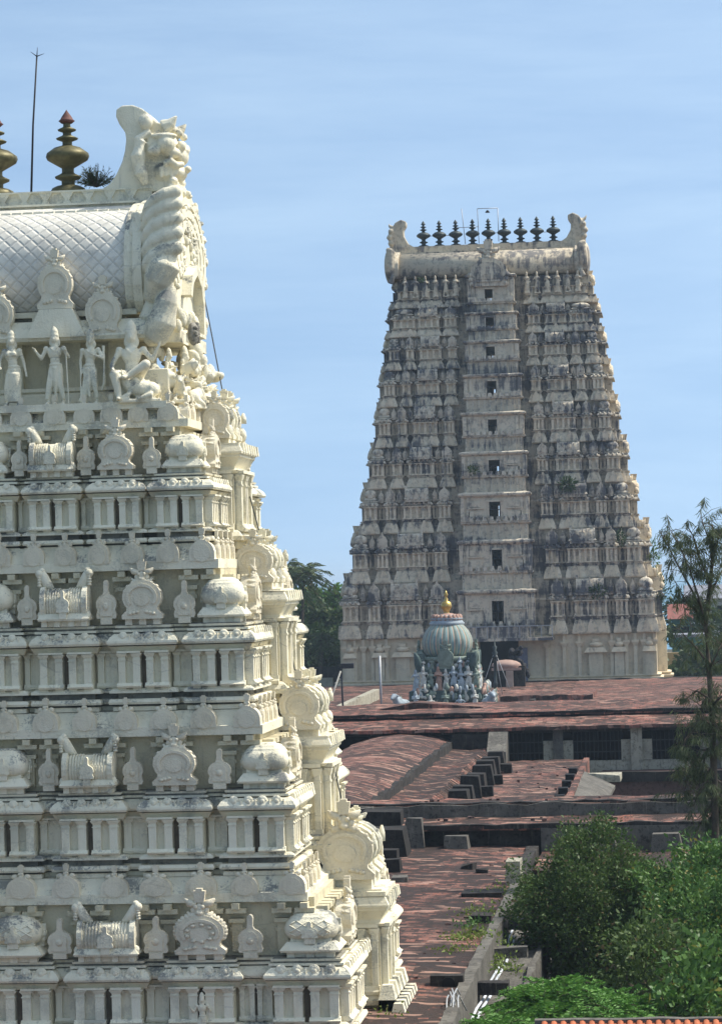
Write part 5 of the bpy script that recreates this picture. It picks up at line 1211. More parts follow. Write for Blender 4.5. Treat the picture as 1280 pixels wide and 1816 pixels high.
# --- gallery with barred openings
g = building('gallery', 'long gallery with barred dark openings under a two step red tiled roof', 'building', 0, 192)
YG = 189.0; ze = at_y(1000, 1287, YG).z
mb = MB(); slabgrid(mb, -34, 60, YG - .9, YG + 3.2, lambda x, y: ze + .12 * (y - YG + .9), 110, 4, .05, .22); mb.build('eave_roof', TILE3, g)
mb = MB(); slabgrid(mb, -34, 60, YG + 3.0, YG + 11, lambda x, y: ze + .80 + .05 * (y - YG - 3), 110, 6, .05, .22); mb.build('upper_roof', TILE3, g)
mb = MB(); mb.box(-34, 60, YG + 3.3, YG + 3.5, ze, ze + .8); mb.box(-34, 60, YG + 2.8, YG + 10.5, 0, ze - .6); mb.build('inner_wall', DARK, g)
mb = MB(); longwall(mb, -10.8, 60, YG + .1, YG + .5, 3.4, at_y(1000, 1350, YG).z, 1.5, .03); mb.build('sill_wall', PALEC, g)
mb = MB(); longwall(mb, -5.2, 60, YG - 3.8, YG - 3.3, 4.2, at_y(1150, 1371, 185.5).z + .12, 2.0, .03); mb.build('court_coping', MOULD, g); mb = MB(); mb.box(-5.1, 60, YG - 3.6, YG + .0, 0, at_y(1150, 1371, 185.5).z); mb.build('court_wall', REDW, g)
mb = MB(); mb.box(-34, 60, YG - .1, YG + .5, ze - .42, ze - .10); mb.build('lintel_beam', MOULD, g)
for k, (a, b, m_) in enumerate(((980, 998, CONC), (1118, 1138, PALEC), (1258, 1276, CONC))):
    xa, xb = at_y(a, 1320, YG).x, at_y(b, 1320, YG).x; zb_ = at_y(1000, 1350, YG).z
    mb = MB(); mb.box(xa, xb, YG - .25, YG + .3, 3.4, ze - .1); mb.build('pillar', m_, g)
    for u_, v_ in ((xa - .65, xa), (xb, xb + .65)): MB().box(u_, v_, YG + .02, YG + .3, zb_, ze - 1.0).build('side_pier', PALEC, g)
for a, b in ((902, 962), (1016, 1104), (1156, 1216)):
    xa, xb = at_y(a, 1330, YG).x, at_y(b, 1330, YG).x; zb_, zt_ = at_y(1000, 1352, YG).z, ze - .42
    mb = MB(); n = int((xb - xa) / .26)
    for k in range(n + 1): mb.tube([(xa + (xb - xa) * k / n, YG + .3, zb_), (xa + (xb - xa) * k / n, YG + .3, zt_)], .035, 5)
    for z in (.3, .65): mb.box(xa, xb, YG + .27, YG + .33, zb_ + z * (zt_ - zb_), zb_ + z * (zt_ - zb_) + .07)
    mb.build('grille', IRON, g)
q = at_y(885, 1325, 186.5); mb = MB(); mb.prism([(185.0, 3.5), (189.5, 3.5), (189.5, ze - .3), (187.6, ze - .25), (185.0, 6.35)], q.x - .75, q.x + .5, 'x'); tag(mb.build('raking_buttress', CONC), 'sloping concrete buttress at the left end of the gallery', 'buttress')
q = building('roof_kerb', 'low gabled ridge kerb across the roof above the vaulted hall', 'kerb', -17, 196)
mb = MB(); mb.prism([(-20.8, ze + .7), (-20.8, ze + 1.0), (-18.2, ze + 1.45), (-15.0, ze + 1.2), (-13.4, ze + 1.05), (-13.4, ze + .7)], 196, 199); mb.build('kerb', TILE2, q)

# --- far terrace in front of the tall tower
t5 = building('far_terrace', 'wide faded red roof terrace at the foot of the tall tower', 'building', 0, 260)
mb = MB(); slabgrid(mb, -80, 70, 199, 312.5, flat(6.0), 60, 50, .05, .3); mb.build('roof', TILE2, t5); mb = MB(); mb.box(-80, 70, 200, 312, 0, 5.6); mb.build('wall', MOULD, t5)
mb = MB(); longwall(mb, fxc + 3, 30, 311.3, 312.6, 5.0, at_y(1060, 1204, 312).z, 1.5, .12); longwall(mb, fxc - 22, fxc - 3, 311.6, 312.6, 5.0, at_y(700, 1226, 312).z - .1, 1.5, .1); mb.build('plinth_wall', MOULD, t5)
q = at_z(980, 1236, 6.6)
mb = MB(); slabgrid(mb, at_z(895, 1232, 6.6).x, at_z(1052, 1232, 6.6).x, q.y, q.y + 14, flat(6.75), 20, 4, .06, .6); mb.build('raised_slab', TILE3, t5)
a, b = at_z(1025, 1256, 6.3), at_z(1200, 1252, 6.3); mb = MB(); slabgrid(mb, a.x, b.x + 20, a.y, a.y + 1.0, flat(6.42), 20, 2, .03, .3); mb.build('pale_kerb', CONC, t5)
mb = MB(); slabgrid(mb, a.x - 2, b.x + 20, a.y + 1.0, 306, flat(6.3), 30, 20, .05, .3); mb.build('right_roof', TILE3, t5)
a = at_z(972, 1250, 6.0); mb = MB(); mb.box(a.x - 1.2, a.x + 1.3, a.y, a.y + 5, 5.9, 6.05); mb.build('roof_pit', DARK, t5); mb = MB(); mb.box(a.x - 1.7, a.x - 1.25, a.y - .5, a.y + 5, 5.9, 6.5); mb.build('pit_kerb', MOULD, t5)
# pale parapet running away at the far left
a, b = at_z(596, 1272, 6.0), at_z(662, 1240, 6.0); mb = MB()
n = 14
for k in range(n):
    p, r_ = a.lerp(b, k / n), a.lerp(b, (k + 1) / n); mb.add([(p.x, p.y, 5.9), (p.x + .6, p.y, 5.9), (p.x + .6, p.y, 7.0 + random.uniform(-.1, .1)), (p.x, p.y, 7.0), (r_.x, r_.y, 5.9), (r_.x + .6, r_.y, 5.9), (r_.x + .6, r_.y, 7.0), (r_.x, r_.y, 7.0)], [(0, 1, 2, 3), (4, 7, 6, 5), (0, 4, 5, 1), (1, 5, 6, 2), (2, 6, 7, 3), (3, 7, 4, 0)])
tag(mb.build('parapet', PALEC), 'pale peeling parapet running away across the roof by the lamp post', 'parapet')
# dark and grey compound walls at the far left
mb = MB(); a = at_y(500, 1190, 330); b = at_y(604, 1190, 330); mb.box(a.x - 30, b.x + 1, 330, 332, 0, at_y(560, 1184, 330).z); tag(mb.build('compound_wall', MOULD), 'black compound wall under the trees left of the tall tower', 'wall')
mb = MB(); mb.box(a.x - 30, b.x, 322, 323, 0, at_y(560, 1203, 322).z); tag(mb.build('compound_wall', PALEC), 'grey compound wall standing before the black one', 'wall')
mb = MB(); a = at_y(1180, 1200, 330); mb.box(a.x, a.x + 40, 334, 335, 0, at_y(1200, 1157, 334).z); tag(mb.build('compound_wall', simple('ochre_wall', (.40, .33, .20))), 'ochre wall joining the right foot of the tall tower', 'wall')

# --- posts
def post(px_, yt, yb, Y, r_, mat, label, lamp=False):
    a, b = at_y(px_[1], yb, Y), at_y(px_[0], yt, Y); t = thing('lamp_post' if lamp else 'pole', label, 'lamp post' if lamp else 'pole', (a.x, Y, a.z))
    mb = MB(); mb.tube([a, b], r_, 8); mb.build('shaft', mat, t)
    mb = MB(); mb.tube([a, a + Vector((0, 0, .15))], r_ * 2.2, 8); mb.build('foot', mat, t)
    if lamp:
        mb = MB(); c = at_y(616, 1181, Y); mb.box(c.x - .55, c.x + .55, Y - .3, Y + .3, c.z - .22, c.z + .22); mb.build('lamp_head', IRON, t)
    return t
post((605, 609), 1186, 1276, 243, .09, IRON, 'dark lamp post with a box lamp left of the blue shrine', True); post((673, 677), 1163, 1276, 240, .10, STEEL, 'grey steel pole left of the blue shrine')
a, b = at_y(581, 1256, 200), at_y(604, 1190, 200); mb = MB(); mb.tube([a - Vector((.6, 0, 1.6)), b], .06, 7); tag(mb.build('bamboo_pole', simple('bleached_bamboo', (.5, .48, .42))), 'bleached bamboo pole leaning behind the white tower edge', 'pole')
# --- things before the gateway
p = at_z(900, 1228, 6.0); Y0 = 300.0; pv = thing('pavilion', 'small pavilion with a pinkish bulging roof on a plain pillar before the dark gateway', 'pavilion', (at_y(905, 1200, Y0).x, Y0, 6))
c = at_y(897, 1176, Y0); mb = MB(); mb.ell((c.x, Y0, c.z - .25), (1.6, 1.4, .62), None, 16, 8); mb.box(c.x - 1.5, c.x + 1.6, Y0 - 1.2, Y0 + 1.2, c.z - .75, c.z - .5); mb.build('roof', simple('pink_plaster', (.40, .27, .22)), pv)
a = at_y(904, 1190, Y0); mb = MB(); mb.box(a.x - .38, a.x + .38, Y0 - 1.4, Y0 - .9, 5.6, c.z - .8); mb.build('pillar', simple('pink_pillar', (.46, .34, .27)), pv); mb = MB(); mb.box(a.x - 2.2, a.x + 1.6, Y0 - .6, Y0 + .4, 5.6, 8.2); mb.build('rear_wall', MOULD, pv)  # wall behind the pillar in blackened concrete
a = at_y(879, 1230, 280); fpz = at_y(875, 1136, 280).z; fl = thing('flag_post', 'ringed dark metal temple flag post right of the blue shrine', 'flag post', (a.x, 280, 6)); mb = MB()
mb.lathe([(.22, 5.9), (.2, 7), (.26, 7.2), (.16, 7.3), (.15, fpz - 1.8), (.34, fpz - 1.7), (.16, fpz - 1.5), (.30, fpz - 1.2), (.14, fpz - 1.0), (.24, fpz - .6), (.08, fpz - .5), (.03, fpz + .3)], a.x, 280, 12); mb.build('shaft', FBRONZE, fl)
for k in (-1, 1, .4): mb = MB(); mb.tube([(a.x, 280, fpz - 1), (a.x + k * 1.6, 280, 6)], .035, 5); mb.build('guy_wire', STEEL, fl)
mb = MB(); rr = [];  xx = at_y(925, 1200, 306).x
for k in range(60): hh = random.uniform(0, 1); mb.ell((xx - .6 + random.uniform(-1.3, 1.5) * (1 - .6 * hh), 306 + random.uniform(-.4, .4), 6.4 + 3.6 * hh), (random.uniform(.15, .4), .4, random.uniform(.2, .5)), (0, random.uniform(-.6, .6), 0), 7, 5)
tag(mb.build('black_statue', simple('black_stone', (.018, .018, .022)), remesh=.09, smooth_it=1), 'black carved stone mass in the gateway behind the pink pavilion', 'statue')

# ------------------------------------------------------------------ blue green domed shrine
YS = 255.0; sc_ = YS / 5000; sx = at_y(796, 1250, YS).x; zz = lambda py: at_y(796, py, YS).z
vm = thing('domed_shrine', 'blue green shrine with a ribbed striped dome, gold finial and rows of painted figures', 'shrine', (sx, YS, 6))
def stripes(name):
    t = NT(name, .7); tcn = t.n('ShaderNodeTexCoord'); s = t.sep(tcn.outputs['Object']); a = t.math('ARCTAN2', s[1], s[0]); f = t.math('FRACT', t.math('MULTIPLY', a, 26 / math.pi / 2))
    c = t.mix(t.ramp(f, .30, .34), (.15, .26, .27), (.43, .32, .24)); c = t.mix(t.ramp(f, .55, .58), c, (.26, .34, .27)); c = t.mix(t.ramp(f, .82, .85), c, (.46, .45, .36))
    t.col(t.mix(t.ramp(t.noise(1.5, 6, .7), .45, .7, 0, .6), c, (.16, .17, .16))); t.bump(t.ramp(t.math('ABSOLUTE', t.math('SUBTRACT', f, .5)), 0, .5), .6, .15); return t.m
STR = stripes('striped_dome_paint')
def cp(name, c): return simple(name, c, .7, .35, 3)
TEAL, GREEN, PBLUE, PCREAM, PPINK = cp('teal_paint', (.075, .115, .11)), cp('sea_green_paint', (.23, .28, .23)), cp('pale_blue_paint', (.38, .44, .48)), cp('soiled_white_paint', (.60, .59, .53)), cp('salmon_paint', (.42, .26, .20))
mb = MB(); d0 = zz(1163); mb.lathe([(r_ * 2.30, d0 + q * (zz(1107) - d0)) for r_, q in ((.80, 0), (.90, .10), (.985, .28), (1.0, .45), (.95, .62), (.84, .80), (.70, .93), (.60, 1.0))], 0, 0, 64, 2.6); o = mb.build('dome', STR, vm); o.location = (sx, YS, 0); o.rotation_euler[2] = R(8)
mb = MB(); mb.lathe([(1.5, zz(1109)), (1.62, zz(1105)), (1.45, zz(1102)), (1.35, zz(1099)), (1.5, zz(1097)), (1.2, zz(1093)), (.8, zz(1090))], sx, YS, 32)
mb.build('dome_collar', PBLUE, vm)
mb = MB()
for k in range(20): mb.ell((sx + 1.22 * math.cos(k * .314), YS + 1.22 * math.sin(k * .314), zz(1096)), (.24, .24, .36), None, 7, 5)
mb.lathe([(1.2, zz(1097)), (.95, zz(1092)), (.6, zz(1088)), (.3, zz(1087))], sx, YS, 24); mb.build('lotus_petals', PPINK, vm)
mb = MB(); mb.lathe([(.55, zz(1096)), (.5, zz(1092)), (.25, zz(1087)), (.28, zz(1084)), (.48, zz(1077)), (.5, zz(1073)), (.42, zz(1068)), (.14, zz(1065)), (.2, zz(1062)), (.09, zz(1060)), (.12, zz(1058)), (.19, zz(1054)), (.08, zz(1050)), (.01, zz(1047))], sx, YS, 20); mb.build('finial', GOLD, vm)
mb = MB(); mb.box(sx - 2.05, sx + 2.05, YS - 2.05, YS + 2.05, zz(1186), zz(1166)); mb.lathe([(2.35, zz(1172)), (2.5, zz(1168)), (2.35, zz(1163))], sx, YS, 40, 3.5); mb.build('dome_neck', GREEN, vm)
for q in range(4):
    mb = MB(); a = MB(); a.prism([(x, z) for x, z in shoe_outline(1.5, 1.7)], -2.75, -2.2); a.prism([(x * .72, .25 + z * .7) for x, z in shoe_outline(1.5, 1.7)], -2.85, -2.7); crest(a, 0, -2.6, 1.6, 1.0); mb.join(a, Matrix.Translation((sx, YS, zz(1184))) @ Matrix.Rotation(q * math.pi / 2, 4, 'Z'))
    mb.build('niche_gable', GREEN, vm)
for q in range(4):
    mb = MB(); a = MB(); a.rings([[(2.0 + .55 * t, -2.0 - .55 * t, z) for t in (0,)] * 1 + [(2.0 + .9 * u + .5 * w, -2.0 - .9 * u + .5 * w, z) for u, w in ((.2, -.6), (.75, -.1), (.75, .1), (.2, .6))] for z in (0, .9, 1.5)], False)
    a.tube([(2.3, -2.3, 0), (2.45, -2.45, .6), (2.6, -2.6, 1.2), (2.75, -2.75, 1.6)], [.42, .40, .26, .08], 8); mb.join(a, Matrix.Translation((sx, YS, zz(1186))) @ Matrix.Rotation(q * math.pi / 2 + R(0), 4, 'Z'))
    mb.build('corner_antefix', TEAL, vm)
mb = MB(); z = zz
for a_, b_, w in ((1190, 1184, 5.4), (1222, 1190, 3.9), (1237, 1222, 6.6), (1240, 1237, 7.0), (1268, 1240, 6.0), (1275, 1258, 9.6)): mb.box(sx - w / 2, sx + w / 2, YS - w / 2, YS + w / 2, zz(a_), zz(b_) - .02)
mb.build('tier', TEAL, vm)
def smallfig(h, arms, mat, female, seated=False): return cached(('sf', h, arms, mat.name, seated), lambda: recoloured(figure(h, arms, .05, True, female, .1, .055, seated), mat))
pal = [PBLUE, PCREAM, GREEN, PPINK, PCREAM, PBLUE]
for face in range(2):
    for k in range(9):
        u = -2.7 + 5.4 * k / 8; pos = (sx + u, YS - 2.75, zz(1221)) if face == 0 else (sx + 2.75, YS - 2.4 + u + 2.6, zz(1221))
        if face and k < 1: continue
        put(smallfig(1.85 if k % 2 else 1.65, ('down', 'staff', 'mace', 'pray')[k % 4], pal[(k + face) % 6], k % 3 == 0), 'painted_figure', vm, pos, R(90) if face else 0, (1.45, 1.45, 1.12))
for k in range(12):
    u = -2.1 + 4.2 * (k % 6) / 5; put(smallfig(1.25, ('pray', 'down')[k % 2], pal[(k + 1) % 6], k % 2 == 0), 'painted_figure', vm, (sx + u, YS - 2.45, zz(1190)) if k < 6 else (sx + 2.45, YS + u, zz(1190)), 0 if k < 6 else R(90), (1.4, 1.4, 1.05))
for k in range(7):
    u = -3.6 + 7.2 * k / 6; put(smallfig(1.6, ('knee', 'pray')[k % 2], (GREEN, PBLUE, PCREAM)[k % 3], False, k % 2 == 0), 'painted_figure', vm, (sx + u * 1.1, YS - 4.2, zz(1256)), 0, (1.5, 1.5, 1.1))
for k in range(4): put(smallfig(1.5, 'staff', pal[k], False), 'painted_figure', vm, (sx + 4.2, YS - 2.8 + 1.8 * k, zz(1256)), R(90), (1.4, 1.4, 1.1))
for k, (u, r_) in enumerate(((-3.9, 62), (3.9, 112))): put(recoloured(bull(2.2, .05), PBLUE, 'bull_statue'), 'bull_statue', vm, (sx + u, YS - 4.5, zz(1258)), R(r_))
for cm in (GREEN, PCREAM, PBLUE, PPINK):
    mb = MB()
    for k in range(60 if cm is not PPINK else 24):
        s_ = random.choice((0, 1)); u = random.uniform(-3.2, 3.2); zq = random.choice((zz(1236), zz(1188), zz(1262), zz(1225), zz(1212)))
        w = 2.1 if zq > zz(1214) else 3.2; c_ = (sx + u * w / 3.1, YS - w - .25, zq + random.uniform(0, .6)) if s_ == 0 else (sx + w + .25, YS + u * w / 3.1, zq + random.uniform(0, .6))
        mb.ell(c_, (random.uniform(.12, .26), random.uniform(.12, .26), random.uniform(.15, .45)), None, 7, 5)
    o = mb.build('carved_ornament', cm, vm, remesh=.08, smooth_it=0); o['kind'] = 'stuff'

# broken edges and rubble along the roofs
mb = MB(); longwall(mb, -40, 24, 131.25, 131.75, zt2 - .1, zt2 + .07, .6, .05); mb.build('front_kerb', MOULD, h2); mb = MB(); longwall(mb, -40, 24, 127.72, 128.1, zt1 - .15, zt1 + .05, .7, .05); mb.build('lower_kerb', MOULD, h2)
mb = MB(); longwall(mb, -34, 60, YG + 2.95, YG + 3.3, ze + .70, ze + .86, .9, .05); mb.build('upper_kerb', MOULD, g)
mb = MB(); longwall(mb, -12.2, -6.3, 148.0, 148.5, 5.3, 5.78, .6, .06); mb.build('front_kerb', MOULD, h5)
mb = MB()
for k in range(110):
    x0_, y0_, z_ = random.choice(((random.uniform(-14, -7.2), random.uniform(82, 127), 5.6), (random.uniform(-14, 8), random.uniform(129, 130.8), 6.72), (random.uniform(-14, 8), random.uniform(131.6, 134.4), 7.36), (random.uniform(-11, -6.4), random.uniform(149, 186), 5.64), (random.uniform(-8.5, -7.0), random.uniform(84, 126), 5.62), (random.uniform(-40, 30), random.uniform(205, 300), 6.02)))
    q = random.uniform(.03, .10) * (1.6 if y0_ > 190 else 1); b = len(mb.v); roughbox(mb, x0_ - q, x0_ + q * random.uniform(.6, 1.6), y0_ - q, y0_ + q, z_ - .03, z_ + q * 1.1, q * .35)
setting(mb.build('rubble', REDW), 'stuff')
# ------------------------------------------------------------------ plants
def leafmat(name, c1, c2, c3=None, rough=.55, trans=.25):
    t = NT(name, rough); oi = t.n('ShaderNodeVertexColor'); oi.layer_name = 'tint'
    s = t.n('ShaderNodeSeparateColor'); t.l(oi.outputs['Color'], s.inputs[0])
    base = t.mix(s.outputs[0], c1, c2); base = t.mix(t.ramp(s.outputs[1], .93, .96), base, c3 or c2); t.col(base)
    tr = t.n('ShaderNodeBsdfTranslucent'); t.l(base, tr.inputs['Color']); ms = t.n('ShaderNodeMixShader'); ms.inputs[0].default_value = trans
    out = t.t.nodes['Material Output']; t.l(t.b.outputs[0], ms.inputs[1]); t.l(tr.outputs[0], ms.inputs[2]); t.l(ms.outputs[0], out.inputs['Surface']); return t.m
def leaves(name, mat, cen, axis_, size, asp=.45, parent=None, droop=0.0, curl=.25, clump=0):
    """one leaf blade (two quads folded along the midrib) per centre"""
    n = len(cen); d = axis_ / (np.linalg.norm(axis_, axis=1, keepdims=True) + 1e-9); d[:, 2] -= droop; d /= (np.linalg.norm(d, axis=1, keepdims=True) + 1e-9)
    r_ = rng.normal(size=(n, 3)); r_[:, 2] *= .5; w = np.cross(d, r_); w /= (np.linalg.norm(w, axis=1, keepdims=True) + 1e-9); nn = np.cross(w, d)
    sz = (size * rng.uniform(.65, 1.3, n))[:, None]
    a = cen; b = cen + d * sz * .5 + w * sz * asp * .5 + nn * sz * curl * .3; c = cen + d * sz - nn * sz * curl * .2; e = cen + d * sz * .5 - w * sz * asp * .5 + nn * sz * curl * .3
    v = np.stack([a, b, c, e], 1).reshape(-1, 3); me = bpy.data.meshes.new(name); me.vertices.add(4 * n); me.vertices.foreach_set('co', v.ravel().astype(np.float32))
    me.loops.add(4 * n); me.loops.foreach_set('vertex_index', np.arange(4 * n, dtype=np.int32)); me.polygons.add(n); me.polygons.foreach_set('loop_start', np.arange(0, 4 * n, 4, dtype=np.int32))
    try: me.polygons.foreach_set('loop_total', np.full(n, 4, np.int32))
    except Exception: pass
    me.update(); me.validate()
    ca = me.color_attributes.new('tint', 'FLOAT_COLOR', 'POINT'); tn = rng.uniform(0, 1, n) if not clump else np.clip(np.repeat(rng.uniform(0, 1, n // clump + 1), clump)[:n] * .75 + rng.uniform(-.1, .35, n), 0, 1); t = np.repeat(np.stack([tn, rng.uniform(0, 1, n), np.zeros(n), np.ones(n)], 1), 4, 0); ca.data.foreach_set('color', t.ravel().astype(np.float32))
    me.materials.append(mat); return put(me, name, parent)
def unit(n): v = rng.normal(size=(n, 3)); return v / np.linalg.norm(v, axis=1, keepdims=True)
def crown_points(c, rad, nclump, per, spread, shell=.55, seed_gap=True):
    """clumps spread through an uneven ellipsoid; leaves cluster round each clump"""
    u = unit(int(nclump * 1.25)); hole = np.sin(3.7 * u[:, 0] + c[0] * 3) + np.sin(4.3 * u[:, 2] + c[1]) + np.sin(3.1 * u[:, 1] + 2 * u[:, 0]); u = u[np.argsort(-hole + rng.normal(size=len(hole)) * .5)[:nclump]]; rng.shuffle(u)
    k = rng.uniform(shell, 1.05, nclump) ** .7; sh = rng.random(nclump) < .09; k[sh] = rng.uniform(1.05, 1.36, sh.sum()); lump = 1 + .22 * np.sin(3.1 * u[:, 0] + 5 * u[:, 2] + c[0]) + .18 * np.sin(6.3 * u[:, 1] + 4 * u[:, 0])
    cc = np.array(c) + u * (k * lump)[:, None] * np.array(rad)
    cen = np.repeat(cc, per, 0) + rng.normal(size=(nclump * per, 3)) * spread; out = cen - np.array(c); ax = out / (np.linalg.norm(out, axis=1, keepdims=True) + 1e-6) + rng.normal(size=cen.shape) * .8
    return cc, cen, ax
BARK = simple('grey_brown_bark', (.10, .08, .06), .9, .4, 3, 0, .4)
def bush(label, cat, base, crowns, mat, leaf, asp=.45, trunk=.14, name='bush', per=26, limbs=9, droop=.1, group=None):
    t = thing(name, label, cat, base, group); mb = MB(); allc, alla = [], []
    for (c, rad, ncl, spread) in crowns:
        cc, cen, ax = crown_points(c, rad, ncl, per, spread); allc.append(cen); alla.append(ax)
        for q in cc[rng.permutation(len(cc))[:limbs]]:
            b = Vector(base); e = Vector(q); m_ = b.lerp(e, .45) + Vector((random.uniform(-.3, .3), random.uniform(-.3, .3), .25 * (e - b).length * .3)); mb.tube([b, b.lerp(m_, .5), m_, e], [trunk, trunk * .7, trunk * .45, trunk * .12], 6)
    mb.build('trunk', BARK, t); leaves('crown', mat, np.concatenate(allc), np.concatenate(alla), leaf, asp, t, droop, .25, per); return t
LF_D = leafmat('dark_bush_leaf', (.042, .082, .020), (.10, .155, .040), (.13, .10, .05)); LF_M = leafmat('glossy_mid_leaf', (.045, .115, .026), (.12, .22, .048), (.22, .20, .04), .45)
LF_B = leafmat('bright_fern_leaf', (.06, .17, .025), (.13, .28, .05), (.17, .30, .06)); LF_Y = leafmat('yellow_green_weed', (.12, .17, .03), (.20, .27, .06), (.25, .27, .08))
LF_F = leafmat('far_tree_leaf', (.028, .055, .022), (.055, .095, .030), (.10, .12, .04)); LF_P = leafmat('palm_leaf', (.07, .105, .045), (.14, .18, .08), (.16, .15, .08), .45); LF_C = leafmat('casuarina_needle', (.055, .080, .035), (.13, .16, .075), (.16, .15, .08), .6, .45)
def G(px_, py_, Y): p = at_y(px_, py_, Y); return (p.x, p.y, p.z)
# tall dark bush right of the gutter
c1, c2, c3 = G(1024, 1574, 103), G(1040, 1645, 101.5), G(994, 1620, 102)
bush('tall rounded dark green bush rising beside the roof gutter', 'bush', (c1[0], 103, 0), [(c1, (2.0, 2.0, 1.85), 300, .20), (c2, (2.2, 2.0, 2.3), 330, .21), (c3, (1.1, 1.4, 1.8), 140, .19)], LF_D, .145, .5, name='bush', per=70)
c1 = G(1085, 1556, 105); c2 = G(1110, 1612, 102); bush('loose airy dark shrub spilling right from the tall bush', 'bush', (c1[0], 104, 0), [(c1, (1.4, 1.5, .6), 110, .19), (c2, (1.5, 1.6, 1.5), 230, .20)], LF_D, .14, .4, per=44, name='shrub')
c1, c2 = G(1200, 1602, 101), G(1240, 1665, 99); bush('leafy mid green shrub with yellow flower heads below the trapezoid block', 'bush', (c1[0], 101, 0), [(c1, (1.7, 1.6, 1.25), 190, .20), (c2, (1.9, 1.8, 1.7), 230, .21)], LF_M, .18, .5, per=50)
c1 = G(1265, 1550, 104); bush('light green shrub with yellow blooms at the picture edge under the feathery tree', 'bush', (c1[0], 104, 0), [(c1, (1.2, 1.4, 1.1), 130, .25)], LF_M, .21, .5, per=36)
c1, c2 = G(1260, 1765, 88), G(1225, 1800, 86); bush('broad leaved shrub in the lower right corner above the orange tiles', 'bush', (c1[0], 88, 0), [(c1, (1.3, 1.4, 1.5), 170, .24), (c2, (1.0, 1.2, .9), 90, .22)], LF_M, .26, .6, per=20)
c1 = G(1150, 1720, 93); bush('low dark shrub in the shade between the bright fern and the corner shrub', 'bush', (c1[0], 93, 0), [(c1, (1.7, 1.4, 1.2), 150, .28)], LF_D, .22, .5, per=22)
# bright feathery foliage: arching fronds
def ferny(label, c, rad, n, name='shrub'):
    t = thing(name, label, 'bush', (c[0], c[1], 0)); cen, ax = [], []; mb = MB()
    for k in range(n):
        u = unit(1)[0]; u[2] = abs(u[2]) * .8 - .25; b = np.array(c) + u * np.array(rad) * rng.uniform(.55, 1.0); d = np.array((u[0] * .8 + rng.normal() * .35, u[1] * .8 + rng.normal() * .35, .35)); d /= np.linalg.norm(d); ln = rng.uniform(.6, 1.1)
        pts = [b + d * ln * s - np.array((0, 0, .55 * ln * s * s)) for s in np.linspace(0, 1, 14)]
        side = np.cross(d, (0, 0, 1)); side /= np.linalg.norm(side) + 1e-9
        if k % 3 == 0: mb.tube([pts[0], pts[6], pts[13]], [.015, .012, .005], 4)
        for q in pts:
            for s in (-1, 1): cen.append(q); ax.append(side * s + d * .45 + rng.normal(size=3) * .15)
    for k in range(8): mb.tube([(c[0], c[1], 0), (c[0] + rng.normal() * rad[0] * .4, c[1] + rng.normal() * rad[1] * .4, c[2])], [.09, .03], 6)
    mb.build('stem', BARK, t); leaves('fronds', LF_B, np.array(cen), np.array(ax), .16, .34, t, .12); return t
ferny('bright green feathery shrub by the gutter in the foreground', G(985, 1795, 84), (1.6, 1.6, 1.5), 620); ferny('low bright feathery shrub running right above the orange tiles', G(1075, 1800, 85), (1.3, 1.4, .95), 360)
ferny('small bright weed clump at the foot of the gutter wall', G(880, 1830, 79.5), (.7, .9, .7), 120)
# creepers and weeds on the roof
def weed(label, spots, leaf=.13, mat=LF_Y, name='weed', n=70, spread=(.35, .35, .12), group=None, z=5.6):
    p0 = at_z(*spots[0], z); t = thing(name, label, 'weeds', p0, group); cen = []
    for s in spots:
        p = at_z(*s, z); cen.append(np.array(p) + rng.normal(size=(n, 3)) * np.array(spread) + np.array((0, 0, .08)))
    cen = np.concatenate(cen); ax = rng.normal(size=cen.shape) + np.array((0, 0, .8)); leaves('foliage', mat, cen, ax, leaf, .5, t, 0)
    mb = MB(); q = [at_z(*s, z) for s in spots]; q = q if len(q) > 1 else [q[0], q[0] + Vector((.2, .2, .1))]; mb.tube(q, .015, 5); mb.build('stem', BARK, t); return t
weed('yellow green creeper sprawling on the roof edge past the pitted stone', [(812, 1670), (824, 1668), (836, 1665), (850, 1662), (862, 1668)], .15); weed('creeper trailing from the parapet down into the gutter', [(866, 1675), (872, 1690), (880, 1705), (888, 1715), (895, 1722)], .14, z=5.0)
weed('green weed tuft by the loose block at the parapet', [(838, 1648), (846, 1640)], .15, LF_M); weed('green weeds along the edge of the broken parapet stub', [(838, 1625), (850, 1618), (862, 1622)], .14, LF_Y); weed('grassy weeds on the roof nearest the bush', [(868, 1590), (880, 1586), (892, 1582)], .14, LF_Y)
weed('short grass tuft on the bare roof tiles', [(800, 1690), (812, 1688)], .14, LF_Y, n=50, spread=(.4, .5, .06)); weed('bright leafy weed beside the hose end at the bush', [(930, 1600), (940, 1606)], .17, LF_M, spread=(.5, .4, .4), z=5.0)
